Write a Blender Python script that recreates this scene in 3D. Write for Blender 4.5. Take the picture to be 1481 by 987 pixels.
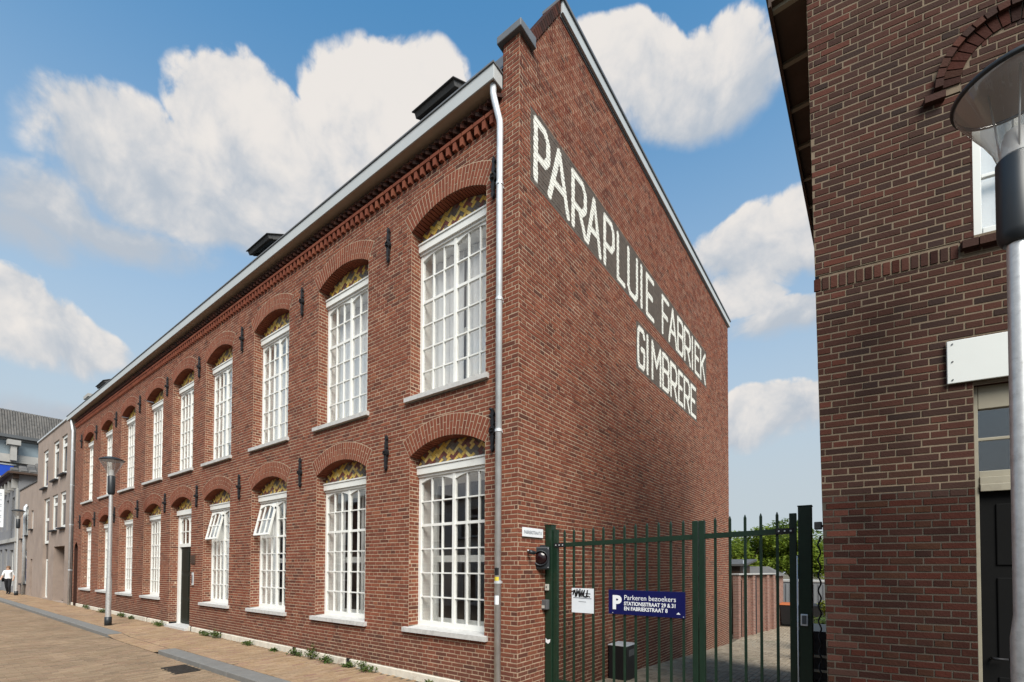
import bpy, math, random
from mathutils import Vector, Matrix
random.seed(11)
S=bpy.context.scene; COL=S.collection
for o in list(bpy.data.objects): bpy.data.objects.remove(o)
rad=math.radians
# ------------------------------------------------------------------ camera
CP=Vector((3.6226,-4.9847,1.7669))
CR=Vector((0.80202436,0.59727794,0.00399895)); CU=Vector((0.01041053,-0.02067275,0.99973209)); CF=Vector((-0.59720059,0.80176786,0.02279802))
FPX=671.89; PPX,PPY=740.5,805.65
cam=bpy.data.cameras.new('camera'); co=bpy.data.objects.new('camera',cam); COL.objects.link(co)
cam.sensor_width=36; cam.lens=FPX/1481*36; cam.shift_y=(PPY-493.5)/1481; cam.clip_start=.05; cam.clip_end=2000
M=Matrix((CR,CU,-CF)).transposed().to_4x4(); M.translation=CP; co.matrix_world=M
S.camera=co
def project(p):
    v=Vector(p)-CP; d=v.dot(CF)
    if d<.1: return None
    return PPX+FPX*v.dot(CR)/d, PPY-FPX*v.dot(CU)/d, d
def in_frame(p,m=0):
    q=project(p)
    return q is not None and -m<q[0]<1481+m and -m<q[1]<987+m
# ------------------------------------------------------------------ world, sun, exposure
SUN_EL,SUN_AZ=rad(46),rad(130)      # azimuth clockwise from +Y
S.render.engine='CYCLES'
S.cycles.max_bounces=6; S.cycles.diffuse_bounces=3; S.cycles.glossy_bounces=3; S.cycles.transmission_bounces=3; S.cycles.transparent_max_bounces=8
S.view_settings.view_transform='Standard'; S.view_settings.look='None'; S.view_settings.gamma=1; S.view_settings.exposure=0.52
try: S.view_settings.use_curve_mapping=False
except Exception: pass
W=bpy.data.worlds.new('World'); S.world=W; W.use_nodes=True
nt=W.node_tree; N=nt.nodes; LK=nt.links; N.clear()
def wn(t,**k):
    n=N.new(t)
    for a,b in k.items(): setattr(n,a,b)
    return n
def wm(op,a,b=None,c=None,clamp=False):
    n=wn('ShaderNodeMath',operation=op); n.use_clamp=clamp
    for i,v in enumerate((a,b,c)):
        if v is None: continue
        if isinstance(v,(int,float)): n.inputs[i].default_value=v
        else: LK.new(v,n.inputs[i])
    return n.outputs[0]
def wv(op,a,b=None):
    n=wn('ShaderNodeVectorMath',operation=op)
    for i,v in enumerate((a,b)):
        if v is None: continue
        if isinstance(v,(tuple,list,Vector)): n.inputs[i].default_value=v
        else: LK.new(v,n.inputs[i])
    return n
def wramp(v,a,b,c=0.,d=1.,smooth=True):
    n=wn('ShaderNodeMapRange'); n.interpolation_type='SMOOTHSTEP' if smooth else 'LINEAR'
    LK.new(v,n.inputs[0])
    for i,q in enumerate((a,b,c,d)): n.inputs[i+1].default_value=q
    return n.outputs[0]
sky=wn('ShaderNodeTexSky',sky_type='NISHITA'); sky.sun_disc=False; sky.sun_elevation=SUN_EL; sky.sun_rotation=SUN_AZ
sky.air_density=1.0; sky.dust_density=0.6; sky.ozone_density=2.2
tc=wn('ShaderNodeTexCoord'); D0=tc.outputs['Generated']
nz=wn('ShaderNodeTexNoise'); nz.inputs['Scale'].default_value=4.2; nz.inputs['Detail'].default_value=2; nz.inputs['Roughness'].default_value=.6
LK.new(D0,nz.inputs['Vector'])
off=wv('SCALE',wv('SUBTRACT',nz.outputs['Color'],(.5,.5,.5)).outputs[0]); off.inputs['Scale'].default_value=.10
D1=wv('ADD',D0,off.outputs[0]).outputs[0]
vz=wn('ShaderNodeTexVoronoi',feature='F1'); vz.inputs['Scale'].default_value=13; vz.inputs['Detail'].default_value=3.0; vz.inputs['Roughness'].default_value=.55; vz.normalize=True
LK.new(D1,vz.inputs['Vector'])
puff=wm('SUBTRACT',.42,vz.outputs['Distance'])
DD=D1
nf=wn('ShaderNodeTexNoise'); nf.inputs['Scale'].default_value=17; nf.inputs['Detail'].default_value=5; nf.inputs['Roughness'].default_value=.62; LK.new(DD,nf.inputs['Vector'])
# cumulus heaps: unit direction, half width, half height
BL=[]
def heap(az,el,w,h): BL.append((az,el,w,h))
def dr(a,b): return (CF+CR*((a-PPX)/FPX)+CU*((PPY-b)/FPX)).normalized()
BANKS=[((300,205,150),[(140,190,90,85),(55,280,115,70),(335,150,95,88),(230,235,160,90),(420,235,140,85),(560,150,112,92),(600,240,110,62),(15,305,100,50),(150,315,150,42),(330,300,170,46),(480,285,130,42)]),
 ((40,470,85),[(25,470,100,55),(100,500,75,40),(-20,430,75,50),(45,585,150,24)]),
 ((980,95,75),[(965,100,130,62),(1075,112,80,58),(880,80,70,48),(1010,135,130,40),(930,62,60,40),(1020,66,55,40)]),
 ((1120,345,70),[(1100,350,92,58),(1165,330,72,66)]),((1110,440,36),[(1130,452,88,30),(1060,425,50,26)]),((1105,590,50),[(1125,590,100,40),(1070,610,75,26)])]
for (gx,gy,gh),bl in BANKS:
    zg=dr(gx,gy).z; hg=abs(dr(gx,gy-gh).z-zg)
    for (x,y,rx,ry) in bl:
        x,y=x+10,y+(24 if gx==300 else 10)
        c=dr(x,y); BL.append((c,(dr(x+rx,y)-c).length,(dr(x,y-ry)-c).length,zg,hg))
rr=random.Random(5)
for i in range(11):                     # the same kind of heaps all round the sky
    az=rad(90+i*180/11+rr.uniform(-6,6)); el=rad(rr.choice((12,22,34,48)))
    # azimuths measured from the view axis so that they fall outside the picture
    f=Vector((CF.x,CF.y,0)).normalized(); ang=az-rad(0)
    d=Vector((f.x*math.cos(ang)-f.y*math.sin(ang),f.x*math.sin(ang)+f.y*math.cos(ang),0))
    BL.append((Vector((d.x*math.cos(el),d.y*math.cos(el),math.sin(el))),rr.uniform(.2,.36),rr.uniform(.12,.2),math.sin(el),.16))
dens=None; num=None; den=None
spq=wn('ShaderNodeSeparateXYZ'); LK.new(DD,spq.inputs[0])
for c,w,h,zg,hg in BL:
    s=wv('MULTIPLY',wv('SUBTRACT',DD,tuple(c)).outputs[0],(1/w,1/w,1/h))
    L=wv('LENGTH',s.outputs[0]).outputs['Value']
    b=wm('SUBTRACT',1.35,L,clamp=False); b=wm('MAXIMUM',b,0)
    dens=b if dens is None else wm('MAXIMUM',dens,b)
    t=wm('MULTIPLY',wm('MULTIPLY_ADD',spq.outputs[2],1/hg,-zg/hg),b)
    num=t if num is None else wm('ADD',num,t)
    den=b if den is None else wm('ADD',den,b)
hgt=wm('DIVIDE',num,wm('ADD',den,.001))
fine=wm('SUBTRACT',nf.outputs['Fac'],.5)
dd=wm('ADD',dens,wm('MULTIPLY',wm('ADD',wm('MULTIPLY',fine,.8),wm('MULTIPLY',puff,1.25)),wramp(dens,.0,.35)))
alpha=wramp(dd,.28,.52); LK.new(wm('MULTIPLY_ADD',wm('MAXIMUM',wm('MULTIPLY',hgt,-1.),0.),.42,.52),alpha.node.inputs[2])
sh=wm('ADD',wm('ADD',wm('MULTIPLY',hgt,.5),wm('MULTIPLY',fine,1.7)),wm('MULTIPLY',puff,2.4)); sh=wramp(sh,-.55,.88)
cc=wn('ShaderNodeMix',data_type='RGBA'); LK.new(sh,cc.inputs[0]); cc.inputs[6].default_value=(4.7,5.2,5.85,1); cc.inputs[7].default_value=(8.4,7.95,7.5,1)
spd=wn('ShaderNodeSeparateXYZ'); LK.new(D0,spd.inputs[0])
# thin milky air low over the horizon
hz=wramp(spd.outputs[2],.10,.86,.97,.0)
skyc=wn('ShaderNodeMix',data_type='RGBA',blend_type='MULTIPLY'); skyc.inputs[0].default_value=1; LK.new(sky.outputs[0],skyc.inputs[6]); skyc.inputs[7].default_value=(1.0,2.12,2.3,1)
mh=wn('ShaderNodeMix',data_type='RGBA'); LK.new(hz,mh.inputs[0]); LK.new(skyc.outputs[2],mh.inputs[6]); mh.inputs[7].default_value=(5.2,5.75,6.15,1)
mc=wn('ShaderNodeMix',data_type='RGBA'); LK.new(wm('MULTIPLY',alpha,.96),mc.inputs[0]); LK.new(mh.outputs[2],mc.inputs[6]); LK.new(cc.outputs[2],mc.inputs[7])
bg=wn('ShaderNodeBackground'); bg.inputs['Strength'].default_value=.072; LK.new(mc.outputs[2],bg.inputs[0])
wo=wn('ShaderNodeOutputWorld'); LK.new(bg.outputs[0],wo.inputs[0])
W.cycles.sampling_method='MANUAL'; W.cycles.sample_map_resolution=512
sl=bpy.data.lights.new('sun','SUN'); sl.energy=4.1; sl.angle=rad(34); sl.color=(1,.95,.87)
so=bpy.data.objects.new('sun',sl); COL.objects.link(so)
sd=Vector((math.sin(SUN_AZ)*math.cos(SUN_EL),math.cos(SUN_AZ)*math.cos(SUN_EL),math.sin(SUN_EL)))
so.rotation_euler=sd.to_track_quat('Z','Y').to_euler(); so.location=(0,-10,30)
# ------------------------------------------------------------------ materials
MT={}
def mat(name,col,rough=.7,metal=0.,var=.12,scale=6.,bump=0.,bscale=60.,rand=None,spec=.4,paint=False,coat=0.,stain=None,tr=None,damp=False):
    m=bpy.data.materials.new(name); m.use_nodes=True; t=m.node_tree; n=t.nodes; l=t.links
    b=n['Principled BSDF']; b.inputs['Roughness'].default_value=rough; b.inputs['Metallic'].default_value=metal
    b.inputs['Specular IOR Level'].default_value=spec; b.inputs['Coat Weight'].default_value=coat
    tcn=n.new('ShaderNodeTexCoord'); geo=n.new('ShaderNodeNewGeometry')
    pos=geo.outputs['Position']
    def noise(sc,det=4,v=pos,ro=.6):
        k=n.new('ShaderNodeTexNoise'); k.inputs['Scale'].default_value=sc; k.inputs['Detail'].default_value=det; k.inputs['Roughness'].default_value=ro; l.new(v,k.inputs['Vector']); return k.outputs['Fac']
    def mathn(op,a,bb=None,cl=False):
        k=n.new('ShaderNodeMath'); k.operation=op; k.use_clamp=cl
        for i,v in enumerate((a,bb)):
            if v is None: continue
            if isinstance(v,(int,float)): k.inputs[i].default_value=v
            else: l.new(v,k.inputs[i])
        return k.outputs[0]
    def mr(v,a,bb,c=0.,d=1.):
        k=n.new('ShaderNodeMapRange'); l.new(v,k.inputs[0])
        for i,q in enumerate((a,bb,c,d)): k.inputs[i+1].default_value=q
        return k.outputs[0]
    def mixc(f,a,bb,bt='MIX'):
        k=n.new('ShaderNodeMix'); k.data_type='RGBA'; k.blend_type=bt
        for i,v in ((0,f),(6,a),(7,bb)):
            if isinstance(v,(int,float)): k.inputs[i].default_value=v
            elif isinstance(v,tuple): k.inputs[i].default_value=(*v,1) if len(v)==3 else v
            else: l.new(v,k.inputs[i])
        return k.outputs[2]
    if rand:
        oi=n.new('ShaderNodeObjectInfo')
        r=mathn('FRACT',mathn('ADD',geo.outputs['Random Per Island'],oi.outputs['Random']))
        cr=n.new('ShaderNodeValToRGB'); l.new(r,cr.inputs[0]); e=cr.color_ramp.elements
        while len(e)<len(rand): e.new(.5)
        for i,c in enumerate(rand): e[i].position=i/(len(rand)-1); e[i].color=(*c,1)
        c=cr.outputs[0]
    else: c=col
    nn=noise(scale)
    c=mixc(1.,c,mixc(nn,(1-var*2,)*3,(1+var*2,)*3),'MULTIPLY') if var else (c if rand else None)
    if stain:                                  # (colour, scale, low, high, amount)
        c=mixc(mr(noise(stain[1],6,ro=.7),stain[2],stain[3],0,stain[4]),c if c is not None else col,stain[0])
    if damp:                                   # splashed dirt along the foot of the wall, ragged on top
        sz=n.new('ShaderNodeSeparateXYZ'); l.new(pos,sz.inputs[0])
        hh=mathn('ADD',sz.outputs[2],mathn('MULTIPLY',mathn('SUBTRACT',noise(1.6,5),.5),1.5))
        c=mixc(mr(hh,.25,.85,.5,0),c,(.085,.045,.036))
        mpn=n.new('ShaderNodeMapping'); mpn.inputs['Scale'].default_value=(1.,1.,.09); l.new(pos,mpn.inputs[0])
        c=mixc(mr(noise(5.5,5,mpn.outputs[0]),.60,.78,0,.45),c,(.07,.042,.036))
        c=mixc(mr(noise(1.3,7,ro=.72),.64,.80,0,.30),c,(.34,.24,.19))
    if paint:
        at=n.new('ShaderNodeAttribute'); at.attribute_name='paint'
        wear=mr(noise(22,6,ro=.75),.58,.74,.97,.45); a=at.outputs['Fac']
        band=mathn('GREATER_THAN',a,.25); let=mathn('GREATER_THAN',a,.75)
        gs=mixc(noise(9,5),(.07,.062,.055),(.16,.14,.12))
        c=mixc(mathn('MULTIPLY',band,mr(noise(14,6),.6,.75,.94,.5)),c,gs)
        c=mixc(mathn('MULTIPLY',let,wear),c,(.86,.85,.77))
    if c is None: b.inputs['Base Color'].default_value=(*col,1)
    else: l.new(c,b.inputs['Base Color'])
    if bump:
        bp=n.new('ShaderNodeBump'); bp.inputs['Strength'].default_value=bump; bp.inputs['Distance'].default_value=.01
        l.new(noise(bscale,6),bp.inputs['Height']); l.new(bp.outputs[0],b.inputs['Normal'])
    if tr: b.inputs['Transmission Weight'].default_value=tr
    MT[name]=m; return m
def glass(name,ior=1.5,tint=(1,1,1),rough=.0,haze=0.):
    m=bpy.data.materials.new(name); m.use_nodes=True; t=m.node_tree; n=t.nodes; l=t.links; n.remove(n['Principled BSDF'])
    tr=n.new('ShaderNodeBsdfTransparent'); tr.inputs[0].default_value=(*tint,1)
    gl=n.new('ShaderNodeBsdfGlossy'); gl.inputs['Roughness'].default_value=rough
    lw=n.new('ShaderNodeLayerWeight'); lw.inputs[0].default_value=.5
    pw=n.new('ShaderNodeMath'); pw.operation='POWER'; l.new(lw.outputs['Facing'],pw.inputs[0]); pw.inputs[1].default_value=4.
    fr=n.new('ShaderNodeMapRange'); l.new(pw.outputs[0],fr.inputs[0]); fr.inputs[3].default_value=((ior-1)/(ior+1))**2; fr.inputs[4].default_value=1.
    mx=n.new('ShaderNodeMixShader'); l.new(fr.outputs[0],mx.inputs[0]); l.new(tr.outputs[0],mx.inputs[1]); l.new(gl.outputs[0],mx.inputs[2])
    out=mx.outputs[0]
    if haze:
        df=n.new('ShaderNodeBsdfDiffuse'); df.inputs[0].default_value=(.6,.6,.6,1); m2=n.new('ShaderNodeMixShader'); m2.inputs[0].default_value=haze
        l.new(out,m2.inputs[1]); l.new(df.outputs[0],m2.inputs[2]); out=m2.outputs[0]
    l.new(out,n['Material Output'].inputs[0]); MT[name]=m; return m
RED=[(.100,.042,.031),(.165,.053,.034),(.205,.066,.040),(.182,.060,.039),(.225,.076,.044),(.145,.054,.038),(.255,.092,.052)]
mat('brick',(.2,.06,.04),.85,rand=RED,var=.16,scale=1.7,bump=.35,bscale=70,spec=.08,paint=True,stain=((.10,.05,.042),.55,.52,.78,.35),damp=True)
mat('arch_brick',(.2,.06,.04),.85,rand=[(.160,.053,.034),(.205,.066,.040),(.19,.062,.039),(.225,.078,.045)],var=.14,scale=3,bump=.35,bscale=70,spec=.08)
mat('mortar',(.42,.315,.225),.95,var=.16,scale=9,bump=.3,bscale=120,spec=.1,paint=True,stain=((.25,.17,.14),1.1,.55,.75,.5))
mat('unused_mortar',(.36,.27,.22),.95,var=.2,scale=9,spec=.1)
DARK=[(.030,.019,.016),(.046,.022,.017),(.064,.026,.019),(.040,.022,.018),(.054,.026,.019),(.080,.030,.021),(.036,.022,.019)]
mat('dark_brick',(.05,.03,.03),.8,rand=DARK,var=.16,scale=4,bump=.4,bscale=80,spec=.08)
mat('low_brick',(.1,.04,.03),.82,rand=[(.024,.011,.009),(.038,.014,.010),(.052,.016,.011),(.032,.014,.011),(.046,.020,.012)],var=.2,scale=5,bump=.5,bscale=60,spec=.08,stain=((.10,.075,.06),9,.68,.74,.4))  # a redder brick; shade low on the wall is also darkened into its tones
mat('quoin_brick',(.13,.04,.03),.82,rand=[(.045,.024,.019),(.075,.030,.022),(.095,.033,.023),(.058,.027,.021)],var=.15,scale=5,bump=.4,bscale=60,spec=.08)
mat('pale_mortar',(.18,.14,.10),.95,var=.18,scale=12,spec=.1,bump=.3,bscale=150)
mat('rough_mortar',(.068,.057,.046),.95,var=.3,scale=7,spec=.1,bump=.5,bscale=90)  # own grey mortar, darkened further for the shade toward the ground
mat('white_paint',(.76,.76,.72),.5,var=.06,scale=5,spec=.45,stain=((.50,.48,.42),4,.58,.8,.5))
mat('fascia_white',(.45,.47,.47),.5,var=.05,scale=1.5,spec=.4,stain=((.4,.38,.34),2.,.6,.8,.4))
mat('soffit_paint',(.42,.32,.24),.7,var=.1,scale=2)
mat('sill_stone',(.50,.49,.47),.8,var=.16,scale=14,bump=.2,bscale=90,stain=((.22,.21,.20),5,.56,.75,.6))
mat('plinth_stone',(.62,.57,.48),.85,var=.16,scale=6,bump=.3,bscale=60,stain=((.24,.19,.15),2.4,.55,.72,.7))
mat('zinc',(.66,.69,.71),.45,.4,var=.14,scale=7,stain=((.42,.44,.46),6,.55,.8,.4))
mat('lead',(.16,.165,.17),.55,.3,var=.15,scale=5)
mat('pole_steel',(.62,.62,.61),.42,.6,var=.16,scale=20,stain=((.28,.27,.26),14,.55,.75,.55))
mat('iron',(.018,.018,.020),.55,.3,var=.2,scale=20,bump=.3,bscale=120)
mat('dark_plastic',(.020,.024,.028),.42,var=.1,scale=9)
mat('roof_lead',(.07,.068,.066),.6,var=.2,scale=2)
mat('roof_tile',(.10,.095,.09),.8,rand=[(.075,.072,.068),(.13,.12,.11),(.10,.095,.088)],var=.2,scale=1.5)
mat('tile_yellow',(.48,.30,.05),.4,rand=[(.78,.52,.10),(.66,.42,.09),(.82,.64,.24)],var=.15,scale=9)
mat('tile_brown',(.12,.04,.03),.5,rand=[(.15,.05,.04),(.24,.08,.055)],var=.15,scale=9)
mat('tile_grey',(.11,.10,.10),.5,rand=[(.13,.105,.085),(.22,.18,.14)],var=.15,scale=9)
mat('tile_bed',(.24,.20,.16),.9,var=.2)
mat('curtain',(.80,.80,.78),.9,var=.05,scale=3)
mat('room_white',(.55,.55,.53),.9,var=.05,scale=2)
mat('room_dark',(.13,.10,.08),.9,var=.3,scale=1)
glass('pane_glass',1.95); glass('lamp_glass',2.0,(.80,.79,.77),.03,.18)
mat('door_green',(.010,.014,.009),.5,var=.15,scale=4,spec=.2)
mat('gate_green',(.010,.028,.016),.38,var=.14,scale=9,spec=.5,stain=((.05,.055,.045),12,.62,.8,.5))
mat('sign_blue',(.006,.008,.075),.3,var=.05,scale=4,spec=.5)
mat('sign_white',(.78,.80,.82),.5,var=.03)
mat('paper',(.70,.74,.78),.6,var=.06,scale=8)
mat('ink',(.01,.01,.012),.5,var=0)
mat('faint_ink',(.25,.27,.3),.6,var=0)
mat('grey_box',(.09,.095,.10),.5,var=.1)
mat('pale_box',(.42,.42,.38),.5,var=.08)
mat('red_lens',(.012,.003,.004),.2,var=0,spec=.6)
mat('sticker_yellow',(.65,.52,.05),.5,var=0)
PAV=[(.195,.140,.092),(.255,.185,.122),(.225,.164,.108),(.285,.208,.140),(.245,.165,.112),(.185,.138,.095)]
mat('paver',(.24,.17,.12),.88,rand=PAV,var=.16,scale=.8,bump=.3,bscale=50,spec=.08,stain=((.16,.125,.10),.45,.5,.8,.3))
mat('side_paver',(.26,.18,.12),.88,rand=[(.26,.175,.105),(.32,.22,.135),(.28,.19,.12),(.35,.25,.16),(.25,.15,.11)],var=.16,scale=.9,bump=.3,bscale=50,spec=.08,stain=((.15,.115,.09),.6,.5,.72,.5))
mat('alley_paver',(.15,.13,.10),.9,rand=[(.20,.165,.12),(.28,.23,.17),(.245,.205,.155),(.32,.27,.20)],var=.18,scale=.7,bump=.3,bscale=50,spec=.08,stain=((.10,.11,.045),1.3,.6,.76,.6))
mat('joint_sand',(.105,.085,.062),.95,var=.25,scale=3,spec=.1)
mat('kerb_stone',(.17,.165,.155),.85,var=.14,scale=8,bump=.3,bscale=90,stain=((.13,.12,.11),2,.5,.75,.5))
mat('earth',(.12,.105,.075),.95,var=.25,scale=.3,spec=.1)
mat('cast_iron',(.05,.045,.04),.6,.5,var=.2,scale=12)
mat('render_brown',(.30,.235,.195),.9,var=.12,scale=1.2,bump=.15,bscale=50,stain=((.16,.125,.11),.5,.5,.75,.55))
mat('render_grey',(.20,.20,.205),.85,var=.1,scale=1)
mat('glass_dark',(.02,.022,.025),.08,var=0,spec=.6)
mat('glass_blue',(.22,.27,.30),.1,var=.2,scale=.8,spec=.7)
mat('panel_blue',(.01,.06,.42),.4,var=.1,scale=1)
mat('concrete',(.36,.35,.33),.85,var=.12,scale=2)
mat('brown_wood',(.06,.035,.022),.7,var=.25,scale=6)
mat('garden_brick',(.2,.1,.08),.9,rand=[(.17,.085,.065),(.24,.12,.09),(.20,.10,.08)],var=.15,scale=2,spec=.2)
mat('container_grey',(.17,.175,.18),.6,var=.1,scale=1)
mat('bin_black',(.012,.012,.013),.45,var=.1)
mat('black_door',(.006,.006,.006),.75,var=.1,spec=.08)
mat('orange',(.35,.10,.03),.5,var=.05)
mat('white_board',(.60,.62,.60),.4,var=.03,scale=2)
mat('old_paint',(.26,.235,.175),.6,var=.12,scale=6,stain=((.16,.13,.10),7,.55,.75,.6))
mat('soffit_brown',(.085,.058,.042),.8,var=.2,scale=3)
mat('bark',(.06,.045,.032),.9,var=.2,scale=8)
def bricktex(name,c1,c2,mo,sc=1.):
    m=mat(name,c1,.9,var=.1,scale=2,spec=.2); t=m.node_tree; b=t.nodes['Principled BSDF']; k=t.nodes.new('ShaderNodeTexBrick'); tcn=t.nodes.new('ShaderNodeTexCoord'); mp=t.nodes.new('ShaderNodeMapping'); sx=t.nodes.new('ShaderNodeSeparateXYZ'); cx=t.nodes.new('ShaderNodeCombineXYZ'); ad=t.nodes.new('ShaderNodeMath')
    t.links.new(tcn.outputs['Object'],sx.inputs[0]); t.links.new(sx.outputs[0],ad.inputs[0]); t.links.new(sx.outputs[1],ad.inputs[1]); t.links.new(ad.outputs[0],cx.inputs[0]); t.links.new(sx.outputs[2],cx.inputs[1]); t.links.new(cx.outputs[0],k.inputs['Vector'])
    k.inputs['Scale'].default_value=1.; k.inputs['Brick Width'].default_value=.225*sc; k.inputs['Row Height'].default_value=.062*sc; k.inputs['Mortar Size'].default_value=.005*sc
    k.inputs['Color1'].default_value=(*c1,1); k.inputs['Color2'].default_value=(*c2,1); k.inputs['Mortar'].default_value=(*mo,1); t.links.new(k.outputs['Color'],b.inputs['Base Color'])
bricktex('pier_brick',(.17,.085,.065),(.25,.125,.095),(.34,.29,.24)); bricktex('house_brick',(.20,.09,.07),(.28,.14,.10),(.36,.31,.26))
def leafmat(name,cols):
    m=mat(name,cols[0],.55,rand=cols,var=.15,scale=1.5,spec=.3)
    t=m.node_tree; b=t.nodes['Principled BSDF']; q=t.nodes.new('ShaderNodeBsdfTranslucent'); x=t.nodes.new('ShaderNodeMixShader'); x.inputs[0].default_value=.4
    src=b.inputs['Base Color'].links[0].from_socket; t.links.new(src,q.inputs[0]); t.links.new(b.outputs[0],x.inputs[1]); t.links.new(q.outputs[0],x.inputs[2]); t.links.new(x.outputs[0],t.nodes['Material Output'].inputs[0])
    return m
leafmat('leaf_tree',[(.10,.15,.018),(.16,.22,.025),(.22,.28,.035),(.13,.19,.022)])
leafmat('leaf_dark',[(.06,.10,.016),(.09,.14,.02),(.12,.17,.026)])
leafmat('leaf_yellow',[(.20,.22,.02),(.14,.18,.02),(.26,.27,.03)])
leafmat('leaf_weed',[(.05,.10,.02),(.08,.13,.03),(.11,.15,.04),(.14,.14,.05)])
mat('skin',(.45,.28,.20),.6,var=.05); mat('white_cloth',(.72,.72,.72),.9,var=.06,scale=12); mat('dark_cloth',(.012,.012,.015),.9,var=.1); mat('hair_brown',(.16,.09,.05),.8,var=.2)
# ------------------------------------------------------------------ mesh helpers
class MB:
    def __init__(s): s.v=[]; s.f=[]; s.m=[]; s.a=[]
    def quad(s,a,b,c,d,m=0,pa=0.):
        i=len(s.v); s.v+=[tuple(a),tuple(b),tuple(c),tuple(d)]; s.f.append((i,i+1,i+2,i+3)); s.m.append(m); s.a.append(pa)
    def poly(s,pts,m=0):
        i=len(s.v); s.v+=[tuple(p) for p in pts]; s.f.append(tuple(range(i,i+len(pts)))); s.m.append(m); s.a.append(0.)
    def hexa(s,p,m=0,skip=()):       # p: 8 points, bottom ring 0-3 then top ring 4-7
        i=len(s.v); s.v+=[tuple(q) for q in p]
        for k,f in enumerate(((0,3,2,1),(4,5,6,7),(0,1,5,4),(1,2,6,5),(2,3,7,6),(3,0,4,7))):
            if k in skip: continue
            s.f.append(tuple(i+j for j in f)); s.m.append(m); s.a.append(0.)
    def box(s,x0,x1,y0,y1,z0,z1,m=0,T=None,skip=()):
        p=[Vector(q) for q in ((x0,y0,z0),(x1,y0,z0),(x1,y1,z0),(x0,y1,z0),(x0,y0,z1),(x1,y0,z1),(x1,y1,z1),(x0,y1,z1))]
        if T: p=[T@q for q in p]
        s.hexa(p,m,skip)
    def prism(s,pts,y0,y1,m=0):      # outline in (x,z), extruded in y
        n=len(pts); i=len(s.v)
        s.v+=[(a,y0,b) for a,b in pts]+[(a,y1,b) for a,b in pts]
        s.f.append(tuple(range(i,i+n))); s.f.append(tuple(range(i+2*n-1,i+n-1,-1))); s.m+=[m,m]; s.a+=[0,0]
        for k in range(n):
            j=(k+1)%n; s.f.append((i+j,i+k,i+n+k,i+n+j)); s.m.append(m); s.a.append(0)
    def tube(s,path,r,n=10,m=0,caps=True):
        P=[Vector(p) for p in path]; R=r if isinstance(r,(list,tuple)) else [r]*len(P); i0=len(s.v)
        for k,p in enumerate(P):
            d=(P[min(k+1,len(P)-1)]-P[max(k-1,0)]).normalized()
            a=d.orthogonal() if k==0 else a-d*a.dot(d)
            a.normalize(); b=d.cross(a)
            for q in range(n):
                t=2*math.pi*q/n; s.v.append(tuple(p+(a*math.cos(t)+b*math.sin(t))*R[k]))
        for k in range(len(P)-1):
            for q in range(n):
                q2=(q+1)%n; A=i0+k*n
                s.f.append((A+q,A+q2,A+n+q2,A+n+q)); s.m.append(m); s.a.append(0)
        if caps:
            s.f.append(tuple(i0+q for q in range(n-1,-1,-1))); s.f.append(tuple(i0+(len(P)-1)*n+q for q in range(n))); s.m+=[m,m]; s.a+=[0,0]
    def lathe(s,prof,cx=0,cy=0,n=32,m=0):
        i0=len(s.v)
        for r,z in prof:
            for q in range(n):
                t=2*math.pi*q/n; s.v.append((cx+r*math.cos(t),cy+r*math.sin(t),z))
        for k in range(len(prof)-1):
            for q in range(n):
                q2=(q+1)%n; A=i0+k*n; s.f.append((A+q,A+q2,A+n+q2,A+n+q)); s.m.append(m); s.a.append(0)
    def mesh(s,name,mats,smooth=False,attr=False):
        me=bpy.data.meshes.new(name); me.from_pydata(s.v,[],s.f)
        for q in ([mats] if isinstance(mats,str) else mats): me.materials.append(MT[q])
        if any(s.m): me.polygons.foreach_set('material_index',s.m)
        if smooth: me.polygons.foreach_set('use_smooth',[True]*len(s.f))
        if attr:
            A=me.attributes.new('paint','FLOAT','FACE'); A.data.foreach_set('value',s.a)
        me.update(); return me
    def build(s,name,mats,parent=None,smooth=False,attr=False,loc=None):
        return link(name,s.mesh(name,mats,smooth,attr),parent,loc)
def link(name,me,parent=None,loc=None,rot=None,scale=None):
    o=bpy.data.objects.new(name,me); COL.objects.link(o)
    if parent: o.parent=parent
    if loc is not None: o.location=loc
    if rot is not None: o.rotation_euler=rot
    if scale is not None: o.scale=scale
    return o
def tag(o,label=None,cat=None,group=None,kind=None):
    if label: o['label']=label
    if cat: o['category']=cat
    if group: o['group']=group
    if kind: o['kind']=kind
    return o
def thing(name,label,cat,loc=(0,0,0),rz=0,group=None):
    return tag(link(name,None,None,loc,(0,0,rz)),label,cat,group)
def copy_tree(o,parent=None):
    c=o.copy(); COL.objects.link(c)
    if parent: c.parent=parent
    for ch in o.children: copy_tree(ch,c)
    return c
def bevel(o,w=.01,seg=2):
    b=o.modifiers.new('bevel','BEVEL'); b.width=w; b.segments=seg; b.limit_method='ANGLE'; b.angle_limit=rad(40); return o
def text(name,s,size,mt,parent,loc,rot,align='LEFT',bold=0.,ext=.0008,sx=1.):
    c=bpy.data.curves.new(name,'FONT'); c.body=s; c.size=size; c.align_x=align; c.offset=bold; c.extrude=ext; c.resolution_u=3
    t=bpy.data.objects.new(name,c); COL.objects.link(t)
    me=bpy.data.meshes.new_from_object(t.evaluated_get(bpy.context.evaluated_depsgraph_get())); bpy.data.objects.remove(t)
    me.materials.clear(); me.materials.append(MT[mt])
    return link(name,me,parent,loc,rot,(sx,1,1))
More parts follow.
